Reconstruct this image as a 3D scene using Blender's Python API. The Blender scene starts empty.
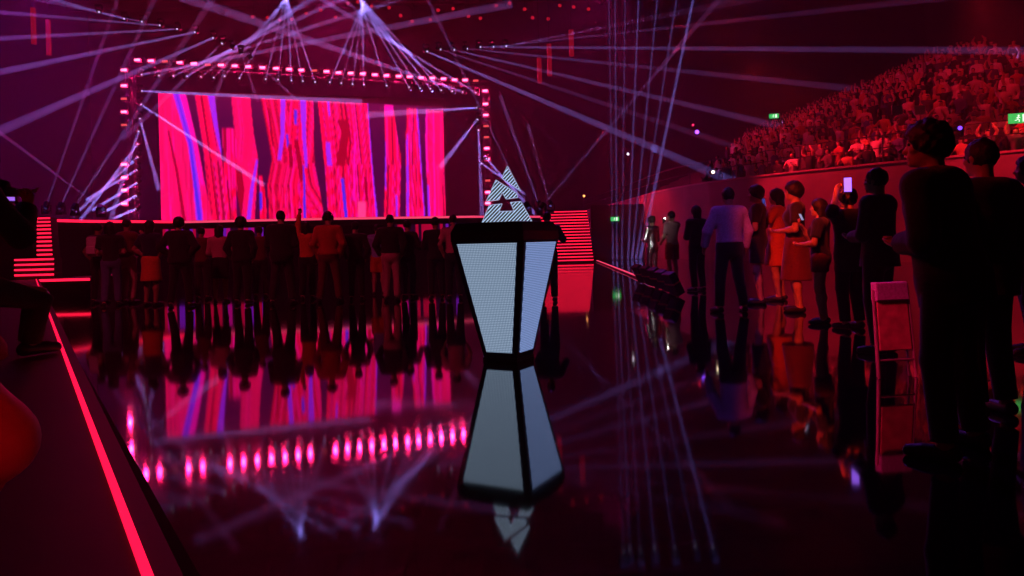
import bpy, bmesh, math, random
import numpy as np
from mathutils import Vector, Matrix
random.seed(7)
sc = bpy.context.scene
C = sc.collection
R = math.radians

# ------------------------------------------------------------------ camera
F, CX, CY, ROLL, EYE = 760., 512., 241., R(1.5), 1.1
def P(x, y, d):
    """world point seen at photo pixel (x, y) when it stands d metres in front of the camera"""
    u, v, c, s = x - CX, CY - y, math.cos(ROLL), math.sin(ROLL)
    return Vector(((u * c + v * s) * d / F, d, EYE + (-u * s + v * c) * d / F))
def G(x, d, z=0.):
    """world point at height z and depth d in photo column x"""
    y = 240.
    for _ in range(4):
        p = P(x, y, d); y += (p.z - z) * F / d
    p = P(x, y, d); p.z = z
    return p
def pix(p):
    a, b, c, s = p[0] * F / p[1], (p[2] - EYE) * F / p[1], math.cos(ROLL), math.sin(ROLL)
    return CX + a * c - b * s, CY - (a * s + b * c)
cam = bpy.data.cameras.new('camera'); co = bpy.data.objects.new('camera', cam); C.objects.link(co)
cam.sensor_width = 36; cam.lens = 36 * F / 1024; cam.shift_y = (CY - 288) / 1024; cam.clip_end = 300
co.matrix_world = Matrix.Translation((0, 0, EYE)) @ Matrix.Rotation(math.pi / 2, 4, 'X') @ Matrix.Rotation(-ROLL, 4, 'Z')
sc.camera = co
vs = sc.view_settings
vs.view_transform = 'Standard'; vs.look = 'None'; vs.gamma = 1; vs.use_curve_mapping = False; vs.exposure = 0
cy = sc.cycles
cy.use_denoising = True; cy.volume_bounces = 0; cy.max_bounces = 6; cy.diffuse_bounces = 2; cy.glossy_bounces = 4
cy.sample_clamp_indirect = 4; cy.sample_clamp_direct = 0; cy.caustics_reflective = False
w = bpy.data.worlds.new('world'); sc.world = w; w.use_nodes = True
w.node_tree.nodes['Background'].inputs[0].default_value = (0, 0, 0, 1)

# ------------------------------------------------------------------ materials
MATS = {}
def mat(name, col, rough=.6, metal=0., ior=1.45, bump=0., scale=40., var=.25, sheen=0., coat=0.):
    if name in MATS: return MATS[name]
    m = bpy.data.materials.new(name); m.use_nodes = True; nt = m.node_tree; b = nt.nodes['Principled BSDF']
    b.inputs['Roughness'].default_value = rough; b.inputs['Metallic'].default_value = metal; b.inputs['IOR'].default_value = ior
    b.inputs['Sheen Weight'].default_value = sheen; b.inputs['Coat Weight'].default_value = coat
    tc = nt.nodes.new('ShaderNodeTexCoord'); n = nt.nodes.new('ShaderNodeTexNoise'); n.inputs['Scale'].default_value = scale; n.inputs['Detail'].default_value = 3
    nt.links.new(tc.outputs['Object'], n.inputs['Vector'])
    cr = nt.nodes.new('ShaderNodeValToRGB')
    cr.color_ramp.elements[0].position = .3; cr.color_ramp.elements[1].position = .7
    cr.color_ramp.elements[0].color = (*[c * (1 - var) for c in col], 1); cr.color_ramp.elements[1].color = (*[min(1, c * (1 + var)) for c in col], 1)
    nt.links.new(n.outputs['Fac'], cr.inputs['Fac']); nt.links.new(cr.outputs['Color'], b.inputs['Base Color'])
    if bump:
        bp = nt.nodes.new('ShaderNodeBump'); bp.inputs['Strength'].default_value = bump; bp.inputs['Distance'].default_value = .01
        nt.links.new(n.outputs['Fac'], bp.inputs['Height']); nt.links.new(bp.outputs['Normal'], b.inputs['Normal'])
    MATS[name] = m
    return m
def emit(name, col, s):
    if name in MATS: return MATS[name]
    m = bpy.data.materials.new(name); m.use_nodes = True; nt = m.node_tree; b = nt.nodes['Principled BSDF']
    b.inputs['Base Color'].default_value = (.02, .02, .02, 1)
    b.inputs['Emission Color'].default_value = (*col, 1); b.inputs['Emission Strength'].default_value = s
    MATS[name] = m
    return m
def volume(name, col, dens):
    m = bpy.data.materials.new(name); m.use_nodes = True; nt = m.node_tree; nt.nodes.clear()
    o = nt.nodes.new('ShaderNodeOutputMaterial'); v = nt.nodes.new('ShaderNodeVolumeScatter')
    v.inputs['Color'].default_value = (*col, 1); v.inputs['Density'].default_value = dens
    nt.links.new(v.outputs[0], o.inputs['Volume']); MATS[name] = m
    return m
BLACK = mat('black_metal', (.012, .012, .014), .45, .3, scale=8)
STEEL = mat('truss_steel', (.10, .10, .11), .4, .7, scale=12)
STAGE = mat('stage_black', (.010, .009, .012), .35, 0, scale=3)
WALL = mat('dark_plaster', (.028, .022, .028), .85, scale=1.5, bump=.2)
CEIL = mat('roof_panel', (.05, .04, .045), .8, scale=.6, bump=.2)
BOWL = mat('bowl_wall_paint', (.33, .30, .30), .6, scale=1.2, var=.12)
CONC = mat('tier_concrete', (.10, .09, .09), .85, scale=5, bump=.3)
REDLED = emit('red_led_strip', (1, .008, .045), 2.2)
PINKLED = emit('pink_led_strip', (1, .06, .16), 1.0)
BEAM_D = .5
HAZEBEAM = volume('lit_haze_shaft', (1, 1, 1), BEAM_D)

# ------------------------------------------------------------------ object helpers
def link_mesh(name, verts, faces, mats, parent=None, smooth=False, mi=None):
    me = bpy.data.meshes.new(name); me.from_pydata([tuple(v) for v in verts], [], [tuple(f) for f in faces])
    for m in (mats if isinstance(mats, (list, tuple)) else [mats]): me.materials.append(m)
    if mi is not None: me.polygons.foreach_set('material_index', mi)
    if smooth: me.polygons.foreach_set('use_smooth', [True] * len(me.polygons))
    me.update()
    o = bpy.data.objects.new(name, me); C.objects.link(o)
    if parent: o.parent = parent
    return o
def tag(o, label=None, cat=None, group=None, kind=None):
    if label: o['label'] = label
    if cat: o['category'] = cat
    if group: o['group'] = group
    if kind: o['kind'] = kind
    return o
def thing(name, label, cat, loc=(0, 0, 0), group=None, rz=0.):
    o = bpy.data.objects.new(name, None); C.objects.link(o); o.location = loc; o.rotation_euler = (0, 0, rz)
    o.empty_display_size = .2
    return tag(o, label, cat, group)
class MB:
    """collects boxes, bars, tubes and prisms, links them as ONE mesh object"""
    def __init__(s): s.v, s.f = [], []
    def poly(s, vs, fs):
        b = len(s.v); s.v += [Vector(v) for v in vs]; s.f += [tuple(b + i for i in f) for f in fs]; return s
    def box(s, lo, hi, M=None):
        x0, y0, z0 = lo; x1, y1, z1 = hi
        vs = [Vector(p) for p in ((x0, y0, z0), (x1, y0, z0), (x1, y1, z0), (x0, y1, z0), (x0, y0, z1), (x1, y0, z1), (x1, y1, z1), (x0, y1, z1))]
        if M: vs = [M @ v for v in vs]
        return s.poly(vs, ((0, 3, 2, 1), (4, 5, 6, 7), (0, 1, 5, 4), (1, 2, 6, 5), (2, 3, 7, 6), (3, 0, 4, 7)))
    def bar(s, a, b, w_, h=None, up=(0, 0, 1)):
        a, b = Vector(a), Vector(b); d = (b - a).normalized(); u = Vector(up)
        if abs(d.dot(u)) > .95: u = Vector((0, 1, 0))
        x = d.cross(u).normalized(); z = x.cross(d); h = h or w_
        vs = [p + x * sx * w_ / 2 + z * sz * h / 2 for p in (a, b) for sx, sz in ((-1, -1), (1, -1), (1, 1), (-1, 1))]
        return s.poly(vs, ((3, 2, 1, 0), (4, 5, 6, 7), (0, 1, 5, 4), (1, 2, 6, 5), (2, 3, 7, 6), (3, 0, 4, 7)))
    def tube(s, a, b, r0, r1=None, n=10):
        a, b = Vector(a), Vector(b); r1 = r0 if r1 is None else r1; d = (b - a).normalized()
        x = d.orthogonal().normalized(); y = d.cross(x)
        vs = [p + (x * math.cos(t) + y * math.sin(t)) * r for p, r in ((a, r0), (b, r1)) for t in [2 * math.pi * i / n for i in range(n)]]
        fs = [(i, (i + 1) % n, n + (i + 1) % n, n + i) for i in range(n)] + [tuple(range(n))[::-1], tuple(range(n, 2 * n))]
        return s.poly(vs, fs)
    def prism(s, pts, z0, z1):
        n = len(pts)
        area = sum(pts[i][0] * pts[(i + 1) % n][1] - pts[(i + 1) % n][0] * pts[i][1] for i in range(n))
        if area < 0: pts = pts[::-1]
        vs = [(p[0], p[1], z0) for p in pts] + [(p[0], p[1], z1) for p in pts]
        fs = [(i, (i + 1) % n, n + (i + 1) % n, n + i) for i in range(n)] + [tuple(range(n))[::-1], tuple(range(n, 2 * n))]
        return s.poly(vs, fs)
    def build(s, name, m, parent=None, bevel=0., smooth=False):
        o = link_mesh(name, s.v, s.f, m, parent, smooth)
        if bevel:
            b = o.modifiers.new('bevel', 'BEVEL'); b.width = bevel; b.segments = 2; b.limit_method = 'ANGLE'
        return o
def copy_tree(o, parent=None):
    c = o.copy(); C.objects.link(c); c.parent = parent
    for ch in o.children: copy_tree(ch, c)
    return c
ORD = ('first second third fourth fifth sixth seventh eighth ninth tenth eleventh twelfth thirteenth fourteenth fifteenth sixteenth seventeenth '
       'eighteenth nineteenth twentieth twenty-first twenty-second twenty-third twenty-fourth twenty-fifth twenty-sixth twenty-seventh twenty-eighth twenty-ninth thirtieth').split()

# ------------------------------------------------------------------ the setting
m = bpy.data.materials.new('glossy_black_floor'); m.use_nodes = True; nt = m.node_tree; b = nt.nodes['Principled BSDF']
b.inputs['Base Color'].default_value = (.004, .0035, .006, 1); b.inputs['IOR'].default_value = 2.4
tc = nt.nodes.new('ShaderNodeTexCoord'); n = nt.nodes.new('ShaderNodeTexNoise'); n.inputs['Scale'].default_value = .35; n.inputs['Detail'].default_value = 4
mr = nt.nodes.new('ShaderNodeMapRange'); mr.inputs['To Min'].default_value = .03; mr.inputs['To Max'].default_value = .065
nt.links.new(tc.outputs['Object'], n.inputs['Vector']); nt.links.new(n.outputs['Fac'], mr.inputs['Value']); nt.links.new(mr.outputs[0], b.inputs['Roughness'])
FLOOR = m
tag(MB().box((-46, -9, -.3), (46, 82, 0)).build('floor', FLOOR), kind='structure')
tag(MB().box((-46, 80, 0), (46, 82, 27)).build('wall_back', WALL), kind='structure')
tag(MB().box((-46, -9, 0), (-44, 80, 27)).build('wall_left', WALL), kind='structure')
tag(MB().box((44, -9, 0), (46, 80, 27)).build('wall_right', WALL), kind='structure')
cb = MB().box((-46, -9, 26.2), (46, 82, 27))
for y in range(4, 80, 8): cb.box((-44, y, 25.3), (44, y + .5, 26.2))
for x in range(-40, 44, 10): cb.box((x, -9, 25.7), (x + .4, 80, 26.2))
tag(cb.build('ceiling', CEIL), kind='structure')
hz = MB().box((-43.9, -8.8, .002), (43.9, 79.9, 25.2)).build('stage_haze', volume('thin_stage_haze', (1, 1, 1), .0030))
tag(hz, kind='structure')

# the bowl wall and the seating behind it
WP = [Vector(p) * 1.6 for p in ((3.9, 42), (4.6, 32), (5.3, 22.8), (8.3, 17), (13, 12.5), (18.5, 9.2))]
def normals(ps):
    out = []
    for i in range(len(ps)):
        t = (ps[min(i + 1, len(ps) - 1)] - ps[max(i - 1, 0)]).normalized(); out.append(Vector((-t.y, t.x)))
    return out
# rounder run of the wall: Catmull-Rom through WP
def spline(ps, k=6):
    out = []
    for i in range(len(ps) - 1):
        p0, p1, p2, p3 = ps[max(i - 1, 0)], ps[i], ps[i + 1], ps[min(i + 2, len(ps) - 1)]
        for j in range(k):
            t = j / k
            out.append(.5 * ((2 * p1) + (p2 - p0) * t + (2 * p0 - 5 * p1 + 4 * p2 - p3) * t * t + (3 * p1 - p0 - 3 * p2 + p3) * t ** 3))
    return out + [ps[-1]]
WS = spline(WP); WN = normals(WS)
# smooth normals so that rows fan out evenly
for _ in range(10): WN = [(WN[max(i - 1, 0)] + WN[i] * 2 + WN[min(i + 1, len(WN) - 1)]).normalized() for i in range(len(WN))]
def strip(off0, off1, z0, z1, mb):
    n = len(WS); vs = []
    for p, q in zip(WS, WN):
        a, b_ = p + q * off0, p + q * off1
        vs += [(a.x, a.y, z0), (b_.x, b_.y, z0), (b_.x, b_.y, z1), (a.x, a.y, z1)]
    fs = [(0, 1, 2, 3), tuple(4 * (n - 1) + i for i in (3, 2, 1, 0))]
    for i in range(n - 1):
        o = 4 * i
        for k in range(4): fs.append((o + k, o + 4 + k, o + 4 + (k + 1) % 4, o + (k + 1) % 4))
    mb.poly(vs, fs)
WH = 3.5
mb = MB(); strip(0, .25, 0, WH, mb); tag(mb.build('wall_bowl', BOWL), kind='structure')
mb = MB(); strip(-.04, .3, WH, WH + .07, mb); tag(mb.build('trim_bowl', mat('bowl_coping', (.5, .45, .45), .5)), kind='structure')
NR, RUN, RISE, Z0 = 22, .85, .37, 2.6
mb = MB()
for k in range(NR): strip(.3 + k * RUN, .3 + (k + 1) * RUN, max(0, Z0 + (k - 3) * RISE), Z0 + k * RISE, mb)
tag(mb.build('floor_seating_tier', CONC), kind='structure')
# dark partition behind the stairs on the right
a, b_ = G(592, 44), G(640, 44)
tag(MB().box((a.x, 44, 0), (b_.x + 1.0, 44.4, 3.05)).build('wall_partition', mat('partition_blue', (.02, .02, .05), .7)), kind='structure')

# ------------------------------------------------------------------ stage deck
lab = thing('stage', 'long black stage deck with a glowing red line along its front edge', 'stage')
ZD = 2.2
front = [G(30, 23.75, ZD), G(90, 26, ZD), G(185, 29, ZD), G(330, 29.6, ZD), G(470, 31.5, ZD), G(540, 34, ZD)]
back = [Vector((.95, 70, ZD)), Vector((-34, 70, ZD)), Vector((-30, 25, ZD))]
pts = [(p.x, p.y) for p in front + back]
MB().prism(pts, ZD - .3, ZD).build('deck', STAGE, lab)
ins = [(p.x, p.y + .12) for p in front] + [(.85, 69.8), (-33.8, 69.8), (-29.8, 25.2)]
MB().prism(ins, 0, ZD - .3).build('deck_front', mat('stage_skirt', (.02, .014, .018), .7), lab)
for i in range(len(front) - 1):
    a, b_ = front[i].copy(), front[i + 1].copy(); a.z = b_.z = ZD - .05
    a.y -= .05; b_.y -= .05
    MB().bar(a, b_, .05, .085).build('edge_light', REDLED if i < 2 else PINKLED, lab)

# ------------------------------------------------------------------ LED screen content (what the screen shows)
def lerp_tab(tab, v):
    for (v0, *a), (v1, *b_) in zip(tab, tab[1:]):
        if v <= v1:
            t = 0 if v1 == v0 else max(0, (v - v0) / (v1 - v0)); return [p + (q - p) * t for p, q in zip(a, b_)]
    return list(tab[-1][1:])
A7 = lambda c: 150 + c * 150 / 576
A8 = lambda c: 300 + c * 150 / 576
def T7(*r): return [(max(0., (y - 60) / 465), A7(l), A7(q)) for y, l, q in r]
def T8(*r): return [(max(0., (y - 85) / 433), A8(l), A8(q)) for y, l, q in r]
RIB = [T7((60, 32, 128), (250, 30, 166), (400, 30, 188), (525, 32, 210)),
       T7((60, 160, 230), (250, 184, 248), (400, 195, 258), (525, 205, 268)),
       T7((184, 256, 300), (250, 256, 305), (400, 258, 300), (525, 262, 300)),
       T7((60, 290, 360), (200, 300, 370), (300, 290, 384), (400, 300, 376), (525, 315, 366)),
       T7((364, 384, 398), (430, 386, 406), (525, 384, 412)),
       T7((60, 400, 500), (200, 422, 505), (300, 436, 520), (400, 416, 540), (525, 420, 552)),
       T7((60, 470, 600), (250, 452, 596), (330, 440, 600), (400, 450, 612), (525, 520, 628)),
       T8((85, 40, 238), (200, 50, 244), (330, 60, 251), (420, 64, 257), (518, 68, 266)),
       T8((90, 303, 340), (200, 303, 354), (290, 303, 368), (400, 298, 362), (518, 292, 356)),
       T8((95, 396, 441), (185, 392, 447), (190, 388, 447), (380, 385, 454), (518, 381, 461)),
       T8((100, 476, 552), (250, 470, 550), (350, 472, 545), (518, 474, 550))]
# coloured streaks: rows of (v, left, right), colour, softness
BLUE, VIO, MAG, DRK, PNK, RED = (.06, .015, .75), (.34, .015, .85), (1, .003, .42), (.36, .0, .016), (1, .04, .25), (1, .002, .075)
STK = [(T7((60, 82, 106), (250, 130, 150), (400, 146, 168), (525, 152, 178)), VIO), (T7((60, 92, 98), (250, 136, 143), (525, 158, 172)), BLUE),
       (T7((200, 60, 66), (350, 84, 94), (525, 104, 116)), DRK), (T7((60, 106, 128), (250, 152, 164), (400, 172, 184)), MAG),
       (T7((60, 206, 230), (180, 226, 240), (290, 248, 256)), VIO), (T7((60, 178, 186), (300, 206, 212), (525, 226, 234)), DRK),
       (T7((340, 300, 322), (420, 304, 330), (525, 300, 318)), DRK), (T7((380, 264, 272), (525, 274, 282)), DRK), (T7((300, 376, 384), (420, 350, 364), (525, 336, 352)), VIO),
       (T7((430, 386, 396), (500, 384, 394)), BLUE), (T7((100, 424, 432), (250, 438, 444)), DRK), (T7((60, 474, 492), (200, 470, 486), (300, 456, 470)), VIO),
       (T7((200, 490, 500), (250, 492, 502)), BLUE), (T7((220, 520, 536), (300, 530, 548), (380, 540, 556)), DRK), (T7((60, 548, 570), (200, 552, 568), (330, 560, 570)), VIO),
       (T7((320, 553, 558), (525, 549, 560)), BLUE), (T7((100, 524, 536), (160, 522, 534)), BLUE), (T7((240, 498, 512), (330, 500, 516)), DRK),
       (T8((85, 76, 84), (140, 80, 88)), VIO), (T8((240, 66, 84), (330, 70, 90)), VIO), (T8((150, 112, 150), (200, 130, 160), (330, 104, 140)), DRK),
       (T8((375, 122, 134), (518, 132, 146)), BLUE), (T8((85, 140, 150), (240, 160, 168), (330, 150, 156)), DRK), (T8((85, 235, 241), (330, 246, 252), (518, 258, 266)), VIO),
       (T8((370, 214, 226), (460, 218, 230)), DRK), (T8((464, 186, 218), (518, 186, 218)), PNK), (T8((200, 180, 186), (460, 168, 176)), MAG),
       (T8((90, 303, 340), (130, 303, 342)), MAG), (T8((230, 303, 308), (420, 298, 304)), VIO), (T8((440, 340, 348), (518, 340, 348)), VIO),
       (T8((95, 436, 442), (380, 450, 456), (518, 456, 464)), VIO), (T8((200, 392, 399), (518, 384, 396)), VIO), (T8((400, 470, 480), (518, 472, 484)), VIO),
       (T8((100, 476, 484), (250, 470, 478), (350, 474, 482)), MAG), (T8((100, 506, 510), (518, 500, 506)), MAG), (T8((400, 536, 541), (518, 540, 546)), DRK)]
rs = np.random.RandomState(3)
NX, NY = 420, 130
fine = rs.rand(NX * 3)
def screen_colour(u, v):
    """u: photo column 158..443, v: 0 top .. 1 bottom"""
    if v <= 1:
        inside = None
        for i, t in enumerate(RIB):
            if v < t[0][0]: continue
            l, r = lerp_tab(t, v)
            if l <= u <= r: inside = (i, (u - l) / max(.01, r - l), r - l); break
        if inside is None:
            return (.045, .001, .038)
        i, q, wd = inside
        k = int(q * wd * 2.4 + i * 37 + (1 if v > .55 else 0) * 11) % len(fine)
        f = fine[k]
        base = MAG if f > .90 else ((1, .0, .03) if f > .74 else (RED if f > .26 else (.36, .001, .022)))
        if f > .55 and f < .66: base = (1, .004, .20)
        if i in (0, 3, 10) : base = tuple(.5 * x + .5 * y for x, y in zip(base, (1, .004, .16)))
        for t, c in STK:
            if v < t[0][0] or v > t[-1][0]: continue
            l, r = lerp_tab(t, v)
            if l <= u <= r: base = c
        return base
    return (.045, .001, .038)
def colour_grid(name, P00, P10, P01, P11, nx, ny, fn, strength, parent, soft=0):
    vsx = []; cols = []
    for j in range(ny + 1):
        for i in range(nx + 1):
            a, b_ = i / nx, j / ny
            vsx.append((P00 * (1 - a) + P10 * a) * (1 - b_) + (P01 * (1 - a) + P11 * a) * b_)
    fs = []
    for j in range(ny):
        for i in range(nx):
            o = j * (nx + 1) + i; fs.append((o, o + nx + 1, o + nx + 2, o + 1)); cols.append(fn((i + .5) / nx, (j + .5) / ny))
    if soft:
        a_ = np.array(cols, np.float32).reshape(ny, nx, 3)
        for _ in range(soft): a_ = (np.roll(a_, 1, 1) + a_ * 2 + np.roll(a_, -1, 1)) / 4
        for _ in range(soft * 2): q_ = np.concatenate([a_[:1], a_, a_[-1:]]); a_ = (q_[:-2] + q_[1:-1] * 2 + q_[2:]) / 4
        cols = a_.reshape(-1, 3)
    m = bpy.data.materials.new(name + '_picture'); m.use_nodes = True; nt = m.node_tree; b = nt.nodes['Principled BSDF']
    b.inputs['Base Color'].default_value = (.01, .01, .01, 1); b.inputs['Emission Strength'].default_value = strength
    at = nt.nodes.new('ShaderNodeAttribute'); at.attribute_name = 'picture'; nt.links.new(at.outputs['Color'], b.inputs['Emission Color'])
    o = link_mesh(name, vsx, fs, m, parent)
    ca = o.data.color_attributes.new('picture', 'FLOAT_COLOR', 'CORNER')
    arr = np.repeat(np.array([(*c, 1) for c in cols], np.float32), 4, axis=0).ravel(); ca.data.foreach_set('color', arr)
    return o
DL, DR = 55., 61.
def scr(x, y):
    t = (x - 158) / 285.
    return P(x, y, DL + (DR - DL) * t)
scrn = thing('led_screen', 'huge wide LED screen of red and violet vertical streaks above the stage', 'screen')
TL, TR = scr(158, 93), scr(443, 107)
BL, BR = TL.copy(), TR.copy(); BL.z = BR.z = ZD + .25
# photo rows: v = 1 at the deck line (y about 218); below it the picture goes on behind the deck edge
vis_l = scr(158, 218).z; fr = (TL.z - vis_l) / (TL.z - BL.z)
pic = colour_grid('screen_picture', TL, TR, BL, BR, NX, NY, lambda a, b_: screen_colour(158 + 285 * a, min(.995, b_ / fr)), 1.3, scrn, 1)
dx = (TR - TL).normalized(); nb = Vector((-dx.y, dx.x, 0)).normalized()
if nb.y < 0: nb = -nb
mb = MB()
q = [TL - dx * .2, TR + dx * .2]
for z0, z1 in ((BL.z - .2, TL.z + .2),):
    v0 = [Vector((p.x, p.y, z)) + nb * o_ for p in q for z in (z0, z1) for o_ in (.05, .6)]
    mb.poly(v0, ((0, 4, 6, 2), (1, 3, 7, 5), (0, 1, 5, 4), (2, 6, 7, 3), (0, 2, 3, 1), (4, 5, 7, 6)))
mb.build('cabinet', BLACK, scrn)
for a in (.06, .28, .5, .72, .94):
    p = BL + (BR - BL) * a + nb * .4
    MB().bar((p.x, p.y, ZD), (p.x, p.y, BL.z - .15), .25).build('support', BLACK, scrn)
# the strip of LED panels let into the deck front, seen between the people
def fasc(x0, x1, y0, y1, seed, label):
    d0 = 29.0 + max(0, (x0 - 330)) * .0135; d1 = 29.0 + max(0, (x1 - 330)) * .0135
    def fx(x):
        t = [(p.x, p.y) for p in front]
        for p, q_ in zip(front, front[1:]):
            xa, xb = pix(p)[0], pix(q_)[0]
            if xa <= x <= xb: return p + (q_ - p) * ((x - xa) / (xb - xa))
        return front[-1]
    a, b_ = fx(x0), fx(x1)
    zt, zb = ZD - .32, ZD - .32 - (y1 - y0) * 29 / F
    a.y += .035; b_.y += .035
    o = thing('fascia_screen', label, 'screen', (a.x, a.y, zb), 'LED panels in the deck front')
    A0, B0 = a - o.location, b_ - o.location
    A0.z = B0.z = zt - zb; A1, B1 = A0.copy(), B0.copy(); A1.z = B1.z = 0
    r_ = np.random.RandomState(seed); n_ = int((x1 - x0) / 3); tab = [(.03, .001, .03) if r_.rand() < .3 else (RED if r_.rand() < .65 else (VIO if r_.rand() < .5 else MAG)) for _ in range(n_ + 1)]
    colour_grid('fascia_picture', A0, B0, A1, B1, int((x1 - x0)), 8, lambda p, q_: tab[int(p * n_)], .4, o)
    e = MB(); off = Vector((0, .07, 0))
    e.poly([A0 + Vector((0, .012, 0)), B0 + Vector((0, .012, 0)), B1 + Vector((0, .012, 0)), A1 + Vector((0, .012, 0)), A0 + off, B0 + off, B1 + off, A1 + off],
           ((0, 1, 2, 3), (7, 6, 5, 4), (0, 4, 5, 1), (1, 5, 6, 2), (2, 6, 7, 3), (3, 7, 4, 0))).build('housing', BLACK, o)
fasc(189, 262, 222, 244, 1, 'wide strip of red LED panels in the deck front behind the long-haired woman')
fasc(160, 182, 222, 244, 4, 'narrow strip of red LED panels in the deck front behind the broad man')
fasc(392, 456, 222, 240, 5, 'strip of red and violet LED panels in the deck front near the trophy')

# ------------------------------------------------------------------ truss frame round the screen
def truss(mb, a, b_, w_=.5, r=.04, step=1.0):
    a, b_ = Vector(a), Vector(b_); d = (b_ - a); L = d.length; d.normalize()
    u = Vector((0, 1, 0)) if abs(d.z) > .9 else Vector((0, 0, 1))
    x = d.cross(u).normalized(); z = x.cross(d)
    cs = [(x * sx + z * sz) * w_ / 2 for sx, sz in ((-1, -1), (1, -1), (1, 1), (-1, 1))]
    for c in cs: mb.bar(a + c, b_ + c, r * 2)
    n_ = max(1, int(L / step))
    for i in range(n_):
        p, q_ = a + d * L * i / n_, a + d * L * (i + 1) / n_
        for k in range(4):
            c0, c1 = cs[k], cs[(k + 1) % 4]
            mb.bar(p + c0, p + c1, r); mb.bar(p + (c0 if i % 2 else c1), q_ + (c1 if i % 2 else c0), r)
DTL, DTR = 53.5, 59.5
def trs(x, y):
    return P(x, y, DTL + (DTR - DTL) * (x - 127) / 360.)
tr_ = thing('stage_truss', 'dark lattice truss goal-post frame around the LED screen', 'truss')
for name, xa in (('truss_tower', 127.5), ('truss_tower', 486)):
    p = trs(xa, 72 if xa < 200 else 86); mb = MB(); truss(mb, (p.x, p.y + .35, ZD + .02), (p.x, p.y + .35, p.z)); mb.build(name, STEEL, tr_)
pa, pb = trs(127.5, 61), trs(486, 84)
pa.y += .35; pb.y += .35
mb = MB(); truss(mb, pa, pb); mb.build('truss_beam', STEEL, tr_)

# strobes on the truss
LENS_ON = emit('strobe_lens_bright', (1, .22, .34), 3.2)
LENS_DIM = emit('strobe_lens_dim', (1, .10, .10), .9)
def strobe_proto(lens, label, grp):
    o = thing('strobe_light', label, 'stage light', (0, 0, 0), grp)
    mb = MB().box((-.30, -.02, -.17), (.30, .22, .17)); mb.bar((-.34, .1, 0), (-.34, .1, .3), .04); mb.bar((.34, .1, 0), (.34, .1, .3), .04); mb.build('housing', BLACK, o)
    MB().box((-.20, -.05, -.075), (.20, -.02, .075)).build('lens', lens, o)
    return o
HX = [140.5, 154, 168, 182.5, 196.5, 210.5, 223.5, 237, 250.5, 264.5, 278, 291, 303, 316, 328, 340, 352, 364, 376, 387.5, 399.5, 410.5, 422, 433, 444, 455, 465.5, 476]
HY = [61.5, 62.3, 63, 64, 65, 66.3, 66.6, 67.3, 68, 69, 69.7, 70.6, 71.5, 72, 72.8, 74, 74.5, 75, 76, 76.8, 77.5, 78, 79, 79.3, 80, 81, 81.3, 82]
sp = []
for i, (x, y) in enumerate(zip(HX, HY)):
    dim = i in (2, 5, 13, 27)
    sp.append((x, y, dim, f'{ORD[i]} strobe from the left along the top truss, ' + ('lit only dimly' if dim else 'glowing bright pink red'), 'strobes on the top truss'))
for i, (x, y, d_) in enumerate(((127.3, 71.5, 0), (127.3, 87, 0), (127.4, 100, 1), (127.4, 113, 0), (127.5, 126, 1), (127.5, 165, 0), (127.6, 178, 0), (127.7, 190.5, 0), (127.8, 204, 0))):
    sp.append((x, y, d_, f'{ORD[i]} strobe from the top on the truss tower left of the screen', 'strobes on the left truss tower'))
for i, (x, y, d_) in enumerate(((485.3, 92, 0), (485.7, 105, 0), (486, 116, 0), (486.3, 127, 1), (486.7, 138, 1), (487, 149, 0), (487.3, 159.5, 0), (488, 181, 1), (488, 192.5, 0), (488, 203.5, 0))):
    sp.append((x, y, d_, f'{ORD[i]} strobe from the top on the truss tower beside the trophy emblem', 'strobes on the right truss tower'))
protos = {}
for x, y, dim, lb, grp in sp:
    p = trs(x, y)
    if dim not in protos: o = protos[dim] = strobe_proto(LENS_DIM if dim else LENS_ON, lb, grp)
    else: o = copy_tree(protos[dim])
    tag(o, lb, 'stage light', grp); o.location = p - Vector((0, .45, 0))
    if not dim:
        l = bpy.data.lights.new('strobe_glow', 'POINT'); l.color = (1, .01, .13); l.energy = 230; l.shadow_soft_size = .1
        lo = bpy.data.objects.new('strobe_glow', l); C.objects.link(lo); lo.location = p - Vector((0, .75, 0))

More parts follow.
